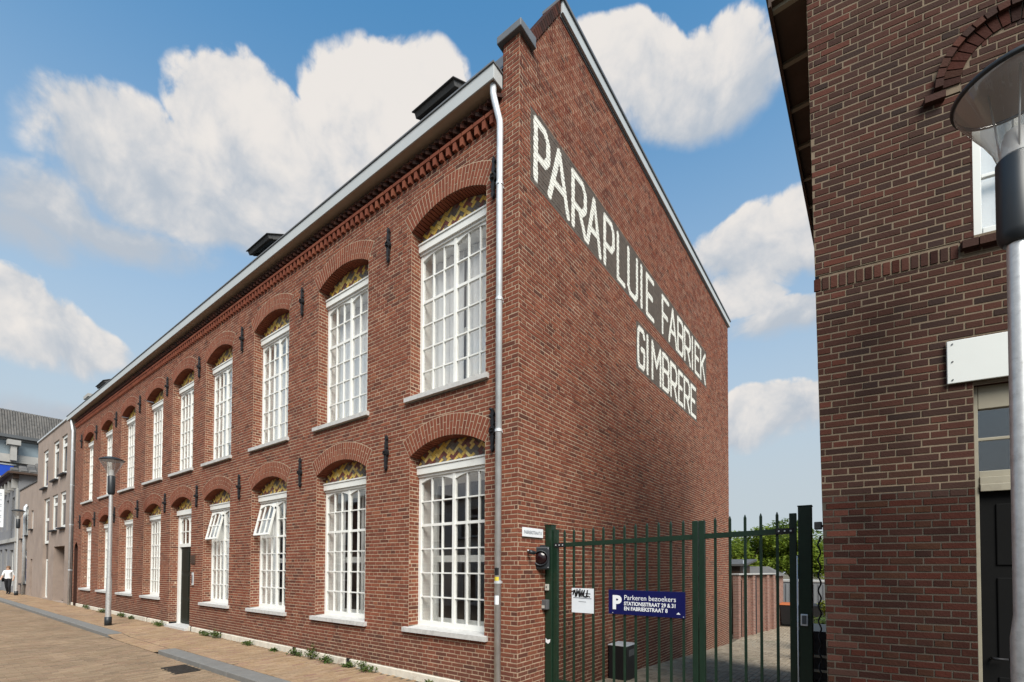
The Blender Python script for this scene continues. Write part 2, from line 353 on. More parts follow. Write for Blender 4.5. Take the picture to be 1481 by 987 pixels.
# ---- brickwork: English cross bond, every brick real, joints recessed
CH=.062; JT=.0118; JV=.0070; BLN=.215; HDR=.1025
class Wall:
    """O origin, u along, n outward, in the parent's space"""
    def __init__(s,O,u,n): s.O=Vector(O); s.u=Vector(u); s.n=Vector(n); s.bricks=[]; s.mortar=MB()
    def P(s,a,z,d=0): return s.O+s.u*a+Vector((0,0,z))+s.n*d
    def fill(s,z0,z1,spans,ch=CH,jt=JT,bl=BLN,phase=0,brick=True,mort=True,proud=.0032,attr=None,mix=False,mslack=0.,mclass=None):
        k=0; z=z0
        while z<z1-.02:
            zc=z+ch/2
            for (a0,a1) in spans(zc):
                if a1-a0<.02: continue
                if mort:
                    s.mortar.quad(s.P(a0-mslack,z),s.P(a1+mslack,z),s.P(a1+mslack,min(z+ch,z1)),s.P(a0-mslack,min(z+ch,z1)),0)
                if not brick: continue
                row=int(round(z/ch))
                hd=(row%2==0); step=(bl+jt)/2 if hd else bl+jt
                off=(bl+jt)/4 if hd else (0 if row%4==1 else (bl+jt)/2)
                a=math.floor((a0-off-phase)/step)*step+off+phase
                while a<a1:
                    b0=max(a+JV/2,a0+JV/4); b1=min(a+step-JV/2,a1-JV/4)
                    if b1-b0>.022:
                        full=abs((b1-b0)-(step-JV))<.003
                        s.bricks.append([b0,b1,z+jt/2,min(z+ch,z1)-jt/2,proud+random.uniform(-.0012,.0022),('H' if hd else 'S') if full else None,mclass(b0,b1,zc) if mclass else 0])
                    a+=step
            z+=ch; k+=1
    def emit(s,mb,b,paintf=None,jit=.0012):
        b0,b1,z0,z1,p,kind,mi=b; j=lambda: random.uniform(-jit,jit)
        e=.0025; z0+=j(); z1+=j(); b0+=j(); b1+=j()
        q=[s.P(b0,z0,-.004),s.P(b1,z0,-.004),s.P(b1,z1,-.004),s.P(b0,z1,-.004)]
        i=len(mb.v)
        if paintf is None:
            t1,t2=random.uniform(-.0012,.0012),random.uniform(-.0012,.0012)
            q+=[s.P(b0+e,z0+e,p+t1),s.P(b1-e,z0+e,p+t2),s.P(b1-e,z1-e,p+t2),s.P(b0+e,z1-e,p+t1)]
            mb.v+=[tuple(x) for x in q]
            for f in ((4,5,6,7),(0,1,5,4),(1,2,6,5),(2,3,7,6),(3,0,4,7)): mb.f.append(tuple(i+x for x in f)); mb.m.append(mi); mb.a.append(0.)
        else:
            nx=max(2,int((b1-b0)/.016)); nzc=3
            mb.v+=[tuple(x) for x in q]; i2=len(mb.v)
            for r in range(nzc+1):
                for c in range(nx+1):
                    mb.v.append(tuple(s.P(b0+e+(b1-b0-2*e)*c/nx,z0+e+(z1-z0-2*e)*r/nzc,p)))
            g=lambda r,c:i2+r*(nx+1)+c
            for r in range(nzc):
                for c in range(nx):
                    mb.f.append((g(r,c),g(r,c+1),g(r+1,c+1),g(r+1,c))); mb.m.append(mi)
                    mb.a.append(paintf(b0+(b1-b0)*(c+.5)/nx,z0+(z1-z0)*(r+.5)/nzc))
            pm=paintf((b0+b1)/2,z0)
            for f in ((i,i+1,g(0,nx),g(0,0)),(i+1,i+2,g(nzc,nx),g(0,nx)),(i+2,i+3,g(nzc,0),g(nzc,nx)),(i+3,i,g(0,0),g(nzc,0))):
                mb.f.append(f); mb.m.append(mi); mb.a.append(.5 if pm>.2 else 0.)
def brick_mesh(name,L,H,mt):
    mb=MB(); e=.0025; a,c=L/2,H/2
    p=[(-a,.004,-c),(a,.004,-c),(a,.004,c),(-a,.004,c),(-a+e,-.008,-c+e),(a-e,-.008,-c+e),(a-e,-.008,c-e),(-a+e,-.008,c-e)]
    mb.v=p; mb.f=[(4,5,6,7),(0,1,5,4),(1,2,6,5),(2,3,7,6),(3,0,4,7)]; mb.m=[0]*5; mb.a=[0]*5
    return mb.mesh(name,mt)
def rank(P,W2):                    # how large a piece shows
    q=project(P)
    if q is None or not(-5<q[0]<1486 and -5<q[1]<992): return 0
    v=(CP-Vector(P)).normalized()
    return abs(v.dot(W2))/q[2]**2
# ================================================================== ground
def flat(name,z,x0,x1,y0,y1,m,kind='structure'):
    mb=MB(); mb.quad((x0,y0,z),(x1,y0,z),(x1,y1,z),(x0,y1,z)); o=mb.build(name,m); tag(o,kind=kind); return o
g=flat('ground',-1.02,-300,300,-300,300,'earth'); g['label']='bare earth reaching out under the streets to the horizon'; g['category']='ground'
RZ=-.08      # road level
street=flat('street',RZ-.011,-70,14,-14,-1.5,'joint_sand'); tag(street,'brick paved street of tan pavers laid in rows across','street')
def zwalk(x,y):      # dropped kerb at the entrance
    if -12.1<x<-8.0:
        t=min(1,max(0,(-.35-y)/1.2)); e=min(1,(x+12.1)/.7,(-8.0-x)/.5); return RZ*t*max(0,e)*.8
    return 0.
walk_mb=MB()
xs=[-70]+[-30+.25*i for i in range(121)]+[14]
for i in range(len(xs)-1):
    for j in range(5):
        ya,yb=-1.25+.25*j,-1.0+.25*j
        if j==4: yb=.4 if xs[i]>=0 else (.0 if xs[i]>-25 else .3)
        walk_mb.quad(*[(x,y,zwalk(x,y)-.006) for x,y in ((xs[i],ya),(xs[i+1],ya),(xs[i+1],yb),(xs[i],yb))])
pavement=walk_mb.build('pavement','joint_sand'); tag(pavement,'narrow pavement of ochre brick pavers along the factory wall','pavement',kind='structure')
def za(y): return -.066*min(max(y,0),12.9)-.02 if y>.3 else -.004
al=MB()
ys=[.4,1.5,3,5,8,10.5,12.9,16,40]
for i in range(len(ys)-1):
    for (xa,xb) in ((-2 if ys[i]>=12.9 else -.0,8),):
        al.quad((xa,ys[i],za(ys[i])-.006),(xb,ys[i],za(ys[i])-.006),(xb,ys[i+1],za(ys[i+1])-.006),(xa,ys[i+1],za(ys[i+1])-.006))
alley=al.build('alley_paving','joint_sand'); tag(alley,'sloping brick paved drive behind the green gate','driveway',kind='structure')
def pavers(parent,x0,x1,y0,y1,zf,mt,L=.205,B=.085,gap=.006,n_single=300,test=None,h=.0):
    cells=[]; nx=int((x1-x0)/B)
    for i in range(nx):
        x=x0+i*B; off=(L/2 if i%2 else 0)+random.uniform(-.01,.01); y=y0-off
        while y<y1:
            a,b=max(y,y0)+gap/2,min(y+L,y1)-gap/2
            if b-a>.03 and (test is None or test(x+B/2,(a+b)/2)): cells.append((x+gap/2,x+B-gap/2,a,b))
            y+=L
    sc=[]
    for k,(xa,xb,ya,yb) in enumerate(cells):
        if abs(yb-ya-(L-gap))<.004:
            r=rank(((xa+xb)/2,(ya+yb)/2,zf((xa+xb)/2,(ya+yb)/2)),Vector((0,0,1)))
            if r>0: sc.append((r,k))
    sc.sort(reverse=True); single={k for _,k in sc[:n_single]}
    mb=MB(); one=MB(); e=.004; a,b=(B-gap)/2,(L-gap)/2
    one.v=[(-a,-b,-.012),(a,-b,-.012),(a,b,-.012),(-a,b,-.012),(-a+e,-b+e,0),(a-e,-b+e,0),(a-e,b-e,0),(-a+e,b-e,0)]
    one.f=[(4,5,6,7),(0,1,5,4),(1,2,6,5),(2,3,7,6),(3,0,4,7)]; one.m=[0]*5; one.a=[0]*5; om=one.mesh('paver',mt)
    for k,(xa,xb,ya,yb) in enumerate(cells):
        cx,cy=(xa+xb)/2,(ya+yb)/2; dz=random.gauss(0,.0016)
        if k in single:
            dx=(zf(cx+.03,cy)-zf(cx-.03,cy))/.06; dy=(zf(cx,cy+.05)-zf(cx,cy-.05))/.1
            link('paver',om,parent,(cx,cy,zf(cx,cy)+dz),(dy+random.gauss(0,.006),-dx+random.gauss(0,.008),random.gauss(0,.012))); continue
        t=[random.gauss(0,.0012) for _ in range(2)]; i=len(mb.v); q=random.gauss(0,.0012)
        for (x,y) in ((xa,ya),(xb,ya),(xb,yb),(xa,yb)): mb.v.append((x,y,zf(x,y)-.012))
        for n,(x,y) in enumerate(((xa+e,ya+e),(xb-e,ya+e),(xb-e,yb-e),(xa+e,yb-e))): mb.v.append((x+q,y,zf(x,y)+dz+(t[0] if n in(0,3) else t[1])))
        for f in ((4,5,6,7),(0,1,5,4),(1,2,6,5),(2,3,7,6),(3,0,4,7)): mb.f.append(tuple(i+x for x in f)); mb.m.append(0); mb.a.append(0)
    o=mb.build('paver_field',mt,parent); tag(o,kind='stuff'); return o
rz=lambda x,y:RZ+.003*math.sin(x*.7+y*.5)*math.sin(y*.9)
pavers(street,-45,5,-8.5,-1.56,rz,'paver',test=lambda x,y:not(-6.55<x<-5.75 and -2.0<y<-1.62) and y>-8.5+max(0,(-x-22)*.18) and in_frame((x,y,RZ),140))
pavers(pavement,-45,.6,-1.245,.0,zwalk,'side_paver',test=lambda x,y:(y<-.1 or x<-24.9) and in_frame((x,y,0),120))
pavers(alley,.01,3.6,.4,19.2,lambda x,y:za(y),'alley_paver',B=.105,L=.21,test=lambda x,y:in_frame((x,y,za(y)),60))
kerb=tag(link('kerb',None),'row of flat grey stone kerbs edging the pavement','kerb',kind='structure')
def kst(x0,x1,z1,z0=-.12,zb=None):
    mb=MB(); mb.box(x0+.004,x1-.004,-1.56,-1.252,z0,z1); o=bevel(mb.build('kerb_stone','kerb_stone',kerb),.012)
x=-45.
while x<-12: kst(x,x+1.1,.004+random.uniform(-.003,.003)); x+=1.1
pavers(pavement,-11.95,-8.22,-1.56,-1.255,zwalk,'side_paver',n_single=0)
wb=MB(); wb.quad((-11.95,-1.57,RZ-.004),(-8.2,-1.57,RZ-.004),(-8.2,-1.24,RZ-.002),(-11.95,-1.24,RZ-.002)); wb.build('paver_bed','joint_sand',pavement)
x=-8.2
while x<8: kst(x,x+1.1,.003+random.uniform(-.003,.003)); x+=1.1
dg=thing('storm_drain','rusty cast iron street drain grate beside the flush kerb','drain grate',(-6.15,-1.81,RZ))
mb=MB(); mb.box(-.38,.38,-.19,.18,-.03,-.012,1)
for s in (-1,1): mb.box(-.38,.38,s*.19-.022 if s>0 else -.19,s*.19-.002 if s>0 else -.17,-.012,.006); mb.box(s*.36-.02,s*.36+.02,-.168,.166,-.012,.005)
mb.build('frame',['cast_iron','iron'],dg)
for i in range(9):
    mb=MB(); mb.box(-.31+i*.07,-.275+i*.07,-.166,.164,-.011,.003); mb.build('bar','cast_iron',dg)
# ================================================================== the factory
fac=thing('brick_factory','long red brick factory with two rows of arched white windows and painted lettering','factory building')
LEN=24.85; SP=3.53; RISE=.22; OW=1.58; UP=3.68; SILL=.83
RI=(OW*OW/4+RISE*RISE)/(2*RISE); RO=RI+.31; TA=(OW/2)/(RI-RISE); HA=math.asin(OW/2/RI)
XR=[-.57,-3.292,-6.014,-8.736,-11.153,-13.569,-16.291,-19.013,-21.735]
OPEN=[]    # (xl,xr,zbottom,zspring)
for i,xr in enumerate(XR):
    OPEN.append((xr-OW,xr,.0 if i==4 else SILL-.085,SP)); OPEN.append((xr-OW,xr,SILL-.085+UP,SP+UP))
NX0,NX1=-24.62,-23.95; NSP=2.45     # blind niche by the far end
def front_spans(z,grow=0.):
    cut=[]
    for xl,xr,zb,zs in OPEN:
        xc=(xl+xr)/2; zc=zs+RISE-RI
        if zb<z<zs: cut.append((xl,xr))
        elif zs<=z<zs+RISE+.31:
            hw=min(math.sqrt(max(0,RO*RO-(z-zc)**2)),TA*(z-zc)); cut.append((xc-hw,xc+hw))
    if z<NSP: cut.append((NX0,NX1))
    elif z<NSP+.335:
        hw=math.sqrt(max(0,.335**2-(z-NSP)**2)); c=(NX0+NX1)/2; cut.append((c-hw,c+hw))
    if 8.0<z<8.12: return [(-.36,.0055)]
    cut.sort(); out=[]; a=-LEN
    for c0,c1 in cut:
        if c0>a: out.append((a,c0))
        a=max(a,c1)
    out.append((a,.0055)); return out
fw=Wall((0,0,0),(1,0,0),(0,-1,0))
fw.fill(.124,8.432,front_spans,phase=-.05,mslack=.0)
for (xl,xr,zb,zs) in OPEN:
    xc=(xl+xr)/2; zc=zs+RISE-RI
    for k in range(14):
        t0,t1=[-HA-.05+(2*HA+.1)*(k+q)/14 for q in (0,1)]
        fw.mortar.quad(*[(xc+r*math.sin(t),.001,zc+r*math.cos(t)) for r,t in ((RI,t0),(RI,t1),(RO+.06,t1),(RO+.06,t0))])
# corner pier above the gutter, front face
fw.fill(8.432,9.05,lambda z:[(-.28,.0055)],phase=-.05)
for (xl,xr,zb,zs) in OPEN:          # backing of each arch ring
    xc=(xl+xr)/2; zc=zs+RISE-RI
    for k in range(14):
        t0,t1=[-HA-.004+(2*HA+.008)*(k+q)/14 for q in (0,1)]
        fw.mortar.quad(*[(xc+r*math.sin(t),-.0062,zc+r*math.cos(t)) for r,t in ((RI+.001,t0),(RI+.001,t1),(RO+.012,t1),(RO+.012,t0))])
front=fw.mortar.build('front_wall','mortar',fac,attr=True)
sw=Wall((0,0,0),(0,1,0),(1,0,0))
SD=12.62
def side_spans(z):
    if z<9.05: return [(-.0055,SD)]
    return [(min(1.12,.25+(z-9.05)*.62),SD)]
STROKE={'P':[[(0,0),(0,1),(.75,1),(1,.86),(1,.56),(.75,.42),(0,.42)]],'A':[[(0,0),(.5,1),(1,0)],[(.2,.34),(.8,.34)]],
'R':[[(0,0),(0,1),(.75,1),(1,.86),(1,.56),(.75,.42),(0,.42)],[(.5,.42),(1,0)]],'L':[[(0,1),(0,0),(1,0)]],'U':[[(0,1),(0,.12),(.2,0),(.8,0),(1,.12),(1,1)]],
'I':[[(.5,0),(.5,1)]],'E':[[(1,1),(0,1),(0,0),(1,0)],[(0,.52),(.8,.52)]],'F':[[(1,1),(0,1),(0,0)],[(0,.52),(.8,.52)]],
'B':[[(0,0),(0,1),(.8,1),(1,.88),(1,.64),(.85,.54),(1,.42),(1,.12),(.8,0),(0,0)],[(0,.54),(.85,.54)]],'K':[[(0,0),(0,1)],[(1,1),(0,.42)],[(.35,.60),(1,0)]],
'G':[[(1,.86),(.8,1),(.2,1),(0,.88),(0,.12),(.2,0),(.8,0),(1,.12),(1,.48),(.55,.48)]],'M':[[(0,0),(0,1),(.5,.42),(1,1),(1,0)]]}
SEG=[]
def glyphs(word,spans,z0,z1,t):
    for ch,(a,b) in zip(word,spans):
        w=b-a-2*t
        for pl in STROKE[ch]:
            for p,q in zip(pl,pl[1:]): SEG.append((a+t+w*p[0],z0+t+(z1-z0-2*t)*p[1],a+t+w*q[0],z0+t+(z1-z0-2*t)*q[1],t))
T=.055
glyphs('PARAPLUIEFABRIEK',[(.35,.79),(.72,1.38),(1.43,1.96),(1.93,2.52),(2.60,3.08),(3.17,3.58),(3.68,4.24),(4.33,4.53),(4.69,5.20),(5.70,6.24),(6.17,6.85),(6.86,7.40),(7.44,8.05),(8.10,8.32),(8.43,8.95),(9.0,9.60)],7.25,8.21,T)
glyphs('GIMBRERE',[(4.19,4.64),(4.67,4.88),(5.02,5.66),(5.72,6.24),(6.30,6.85),(6.92,7.35),(7.40,7.96),(8.02,8.54)],5.94,6.85,T)
def paintf(a,z):
    if not((.27<a<9.67 and 7.19<z<8.29) or (4.13<a<8.62 and 5.88<z<6.91)): return 0.
    for (x0,y0,x1,y1,t) in SEG:
        if a<min(x0,x1)-t or a>max(x0,x1)+t: continue
        dx,dy=x1-x0,y1-y0; L2=dx*dx+dy*dy; k=((a-x0)*dx+(z-y0)*dy)/L2; ex=t/math.sqrt(L2)*.9
        k=min(1+0,max(0,k)); d=math.hypot(a-x0-k*dx,z-y0-k*dy)
        if d<t: return 1.
    return .5
sw.fill(-.93,10.36,side_spans,phase=.02)
sm=MB()           # mortar of the side wall: fine where it is painted
nb=[q for q in sw.mortar.f]
for f in nb:
    p=[sw.mortar.v[i] for i in f]; z0,z1=p[0][2],p[2][2]; y0,y1=p[0][1],p[1][1]
    zc=(z0+z1)/2
    if 7.1<zc<8.36 or 5.8<zc<7.0:
        n=int((y1-y0)/.022)
        for k in range(n):
            a,b=y0+(y1-y0)*k/n,y0+(y1-y0)*(k+1)/n
            for h in range(2):
                zz0,zz1=z0+(z1-z0)*h/2,z0+(z1-z0)*(h+1)/2
                sm.quad((0,a,zz0),(0,b,zz0),(0,b,zz1),(0,a,zz1),0,paintf((a+b)/2,(zz0+zz1)/2))
    else: sm.quad(*p)
side=sm.build('side_wall','mortar',fac,attr=True)
# split off the bricks that show largest, the rest stays joined real geometry
cand=[]
for W_,o,nrm in ((fw,front,Vector((0,-1,0))),(sw,side,Vector((1,0,0)))):
    for k,b in enumerate(W_.bricks):
        if b[5] and 8.0>b[2] and not (W_ is sw and paintf((b[0]+b[1])/2,b[2])>0):
            P=W_.P((b[0]+b[1])/2,(b[2]+b[3])/2)
            r=rank(P,nrm)*(b[1]-b[0])
            if r>0: cand.append((r,W_,k))
cand.sort(key=lambda t:-t[0])
single={(id(W_),k) for _,W_,k in cand[:300]}
bm_s,bm_h=brick_mesh('stretcher_brick',BLN+JT-JV,CH-JT,'brick'),brick_mesh('header_brick',(BLN+JT)/2-JV,CH-JT,'brick')
for W_,o,rzz in ((fw,front,0),(sw,side,math.pi/2)):
    mb=MB()
    for k,b in enumerate(W_.bricks):
        if (id(W_),k) in single:
            P=W_.P((b[0]+b[1])/2,(b[2]+b[3])/2,b[4]-.008)
            link('brick',bm_s if b[5]=='S' else bm_h,o,P,(random.gauss(0,.004),random.gauss(0,.003),rzz+random.gauss(0,.004)))
        else:
            pf=None
            if W_ is sw and (7.1<b[2]<8.36 or 5.8<b[2]<7.0) and (paintf(b[0],b[2])>0 or paintf(b[1],b[3])>0): pf=paintf
            W_.emit(mb,b[:4]+[b[4]*(.8 if pf else 1)]+b[5:],pf,.0025 if (W_ is sw) else .0015)
    q=mb.build('brickwork','brick',o,attr=True); tag(q,kind='stuff')
# jambs and far edge: brick returns into the openings
jb=MB(); jm=MB()
for (xl,xr,zb,zs) in OPEN:
    for (x,nx) in ((xl,1),(xr,-1)):
        jw=Wall((x,0,0),(0,1,0),(nx,0,0)); jw.fill(zb+.086 if zb>.01 else .124,zs,lambda z:[(.0,.215)],phase=.0,proud=.002)
        for f in jw.mortar.f: jm.quad(*[jw.mortar.v[i] for i in f])
        for b in jw.bricks: jw.emit(jb,b)
o=jm.build('jamb_mortar','mortar',front,attr=True); o=jb.build('jamb_bricks','brick',front,attr=True); tag(o,kind='stuff')
# blind niche
mb=MB(); mb.box(NX0,NX1,.16,.18,0,NSP+.34)
mb.quad((NX0,0,0),(NX0,.17,0),(NX0,.17,NSP),(NX0,0,NSP)); mb.quad((NX1,.17,0),(NX1,0,0),(NX1,0,NSP),(NX1,.17,NSP))
c=(NX0+NX1)/2
for k in range(10):
    t0,t1=math.pi*k/10,math.pi*(k+1)/10
    mb.quad((c+.335*math.cos(t0),0,NSP+.335*math.sin(t0)),(c+.335*math.cos(t0),.17,NSP+.335*math.sin(t0)),(c+.335*math.cos(t1),.17,NSP+.335*math.sin(t1)),(c+.335*math.cos(t1),0,NSP+.335*math.sin(t1)))
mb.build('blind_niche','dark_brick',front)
# arches: voussoirs
NV=27
def vpiece(r0,r1,name):
    mb=MB(); t=HA/NV-.0062/RI
    pr=[(r0*math.sin(-t),r0*math.cos(t)),(r0*math.sin(t),r0*math.cos(t)),(r1*math.sin(t)*.995,r1*math.cos(t)),(-r1*math.sin(t)*.995,r1*math.cos(t))]
    mb.prism(pr,-.009,.2); return mb.mesh(name,'arch_brick')
V4=[vpiece(RI+.002,RI+.200,'voussoir'),vpiece(RI+.212,RI+.31,'voussoir'),vpiece(RI+.002,RI+.100,'voussoir'),vpiece(RI+.112,RI+.31,'voussoir')]
def arch_joined():
    mb=MB()
    for k in range(NV):
        t=-HA+2*HA*(k+.5)/NV
        for me in (V4[0:2] if k%2 else V4[2:4]):
            i=len(mb.v); Rm=Matrix.Rotation(t,3,'Y')
            jy=random.uniform(-.0012,.0012)
            for v in me.vertices: q=Rm@v.co; mb.v.append((q.x,q.y+jy,q.z))
            for p in me.polygons: mb.f.append(tuple(i+x for x in p.vertices)); mb.m.append(0); mb.a.append(0)
    return mb.mesh('arch_bricks','arch_brick')
AJ=arch_joined()
for (xl,xr,zb,zs) in OPEN:
    c=((xl+xr)/2,0,zs+RISE-RI)
    if xr>-4 or (xr>-6.5 and zs<4):
        for k in range(NV):
            t=-HA+2*HA*(k+.5)/NV
            for me in (V4[0:2] if k%2 else V4[2:4]): link('voussoir',me,front,(c[0],random.uniform(-.0012,.0012),c[2]),(0,t,0))
    else: tag(link('arch_bricks',AJ,front,c),kind='stuff')
# ---- windows
FB=.2                                    # frame set back
def bars(mb,x0,x1,z0,z1,y0=FB,y1=FB+.06): mb.box(x0,x1,y0,y1,z0,z1)
RH=.385; G0=.075; XS=[.055,.2917,.5283,.765]; XS2=[.815,1.0517,1.2883,1.525]
def head_fill(mb,xa,xb,ztop,zr,rise,y0,y1):   # white board over a sash with an arched lower edge
    n=8; w=xb-xa; R=(w*w/4+rise*rise)/(2*rise); xc=(xa+xb)/2; zc=zr-R
    pts=[(xa+w*k/n,zc+math.sqrt(max(0,R*R-(xa+w*k/n-xc)**2))) for k in range(n+1)]
    mb.prism(pts+[(xb,ztop),(xa,ztop)],y0,y1)
def frame_mesh(openleft):
    mb=MB(); H=2.44; top=G0+6*RH
    bars(mb,0,.055,0,H); bars(mb,1.525,1.58,0,H); bars(mb,.765,.815,G0,H,FB-.006,FB+.055)
    bars(mb,.055,1.525,0,G0,FB-.004,FB+.058); bars(mb,.055,1.525,top,H,FB+.001,FB+.059)
    for si,X in enumerate((XS,XS2)):
        sk=openleft and si==0
        for k in range(1,6):
            if sk and k==5: continue
            t=.022 if k==4 else .0105
            bars(mb,X[0],X[3],G0+k*RH-t,G0+k*RH+t,FB+.012,FB+.05)
        for x in X[1:3]: bars(mb,x-.0105,x+.0105,G0,(G0+4*RH) if sk else top,FB+.010,FB+.048)
        if not sk: head_fill(mb,X[0],X[3],top+.001,top-.012,.07,FB+.004,FB+.052)
        else: head_fill(mb,X[0],X[3],top+.001,top-.0,.07,FB+.03,FB+.055)
    return mb.mesh('window','white_paint')
FM,FMO=frame_mesh(False),frame_mesh(True)
pn=MB(); pn.box(-.12,.12,-.002,.002,-.194,.194); PANE=pn.mesh('pane','pane_glass')
lb=MB(); lb.box(-.02,OW+.0,FB-.05,FB+.05,2.44,2.58); lb.box(-.02,OW,FB-.065,FB-.0505,2.55,2.575); lb.box(.001,OW-.001,FB-.02,FB+.05,2.40,2.439); LINT=lb.mesh('lintel','white_paint')
sb=MB(); sb.hexa([(-.09,-.065,-.09),(OW+.07,-.065,-.09),(OW+.07,FB,-.09),(-.09,FB,-.09),(-.09,-.065,-.02),(OW+.07,-.065,-.02),(OW+.07,FB,.0),(-.09,FB,.0)]); SILLM=sb.mesh('sill','sill_stone')
ss=MB(); ss.hexa([(.0,-.0645,-.0895),(OW,-.0645,-.0895),(OW,FB+.02,-.0895),(0,FB+.02,-.0895),(0,-.0645,-.018),(OW,-.0645,-.018),(OW,FB+.02,.0),(0,FB+.02,.0)])
# herringbone of glazed tiles under the arch
def tympanum():
    groups={0:MB(),1:MB(),2:MB()}; bed=MB(); zc=SP-SILL+RISE-RI; xc=OW/2; z0=2.58
    inside=lambda x,z:(x-xc)**2+(z-zc)**2<(RI-.004)**2 and z>z0 and .01<x<OW-.01
    s=.058; hq=random.Random(3)
    for i in range(-16,40):
        for j in range(-30,40):
            k=(i-j)%4
            if k==0: rect=(i,j,i+2,j+1)
            elif k==3: rect=(i,j,i+1,j+2)
            else: continue
            g=.05; pts=[(rect[0]+g,rect[1]+g),(rect[2]-g,rect[1]+g),(rect[2]-g,rect[3]-g),(rect[0]+g,rect[3]-g)]
            q=[((a-b)*s*.7071,(a+b)*s*.62+1.4) for a,b in pts]
            cx=sum(a for a,b in q)/4; cz=sum(b for a,b in q)/4
            if not inside(cx,cz): continue
            q=[(a,max(b,z0+.002)) for a,b in q]
            q2=[]
            for a,b in q:
                dx,dz=a-xc,b-zc; L=math.hypot(dx,dz)
                if L>RI-.002: a,b=xc+dx*(RI-.002)/L,zc+dz*(RI-.002)/L
                q2.append((min(max(a,.004),OW-.004),b))
            col=hq.choice((0,0,0,2,1)) if k==0 else hq.choice((1,2,2,0))
            gm=groups[col]; gm.hexa([(a,FB,b) for a,b in q2]+[(a,FB-.012,b) for a,b in q2])
    n=12; pts=[(xc+RI*math.sin(-HA+2*HA*k/n),zc+RI*math.cos(-HA+2*HA*k/n)) for k in range(n+1)]
    bed.prism([(0,z0)]+pts+[(OW,z0)],FB-.004,FB+.05)
    return groups,bed
tg,tb=tympanum()
TYB=tb.mesh('tympanum','tile_bed'); TYM=[tg[k].mesh('glazed_tiles',m) for k,m in ((0,'tile_yellow'),(1,'tile_brown'),(2,'tile_grey'))]
def single_tiles(par,loc):
    for me in TYM:
        n=len(me.vertices)//8; vs=[v.co.copy() for v in me.vertices]
        for k in range(n):
            q=vs[8*k:8*k+8]; c=sum(q,Vector())/8; mb=MB(); mb.hexa([p-c for p in q]); t=mb.mesh('tile',me.materials[0].name)
            link('tile',t,par,Vector(loc)+c)
# lining, second inner frame, curtains, room
def lining_mesh():
    mb=MB(); H=2.42; y0,y1=FB+.055,.50
    for (a,b) in ((.02,.035),(OW-.035,OW-.02)): mb.box(a,b,y0,y1,0,H)
    mb.box(.036,OW-.036,y0,y1,.0,.02); mb.box(.036,OW-.036,y0,y1,H-.02,H)
    for (a,b) in ((.0355,.12),(.75,.83),(OW-.12,OW-.0355)): mb.box(a,b,.5,.55,.02,H-.02)
    for (a,b) in ((.021,.10),(1.02,1.13),(2.3,2.399)): mb.box(.121,.749,.505,.545,a,b); mb.box(.831,OW-.121,.505,.545,a,b)
    return mb.mesh('inner_frame','white_paint')
def room_mesh():
    mb=MB(); x0,x1,y0,y1,z0,z1=-.35,OW+.35,.56,3.6,-.55,2.75
    mb.quad((x0,y1,z0),(x1,y1,z0),(x1,y1,z1),(x0,y1,z1),0); mb.quad((x0,y0,z0),(x0,y1,z0),(x0,y1,z1),(x0,y0,z1),0); mb.quad((x1,y0,z0),(x1,y1,z0),(x1,y1,z1),(x1,y0,z1),0)
    mb.quad((x0,y0,z0),(x1,y0,z0),(x1,y1,z0),(x0,y1,z0),0); mb.quad((x0,y0,z1),(x1,y0,z1),(x1,y1,z1),(x0,y1,z1),0)
    mb.box(x0,.0,y0,y0+.01,z0,z1,0); mb.box(OW,x1,y0,y0+.01,z0,z1,0); mb.box(0,OW,y0,y0+.01,z0,-.0,0); mb.box(0,OW,y0,y0+.01,2.43,z1,0)
    return mb.mesh('room','room_dark')
def curtain_mesh(x0,x1,z0,z1,y=.47,name='curtain'):
    mb=MB(); n=int((x1-x0)/.03); pts=[(x0+(x1-x0)*k/n,y+.018*math.sin(k*1.3)+.006*math.sin(k*.47)) for k in range(n+1)]
    for k in range(n): mb.quad((*pts[k],z0),(*pts[k+1],z0),(*pts[k+1],z1),(*pts[k],z1))
    return mb.mesh(name,'curtain',True)
LIN,ROOM=lining_mesh(),room_mesh()
CUR=[curtain_mesh(.04,.75,.03,2.38),curtain_mesh(.83,1.54,.03,2.38),curtain_mesh(.04,.42,.03,2.38),curtain_mesh(1.15,1.54,.03,2.38),curtain_mesh(.04,1.54,.03,2.38),curtain_mesh(.70,1.02,.03,2.38),curtain_mesh(.04,.27,.03,2.38),curtain_mesh(.83,1.54,.95,2.38),curtain_mesh(.04,1.54,.55,2.38)]
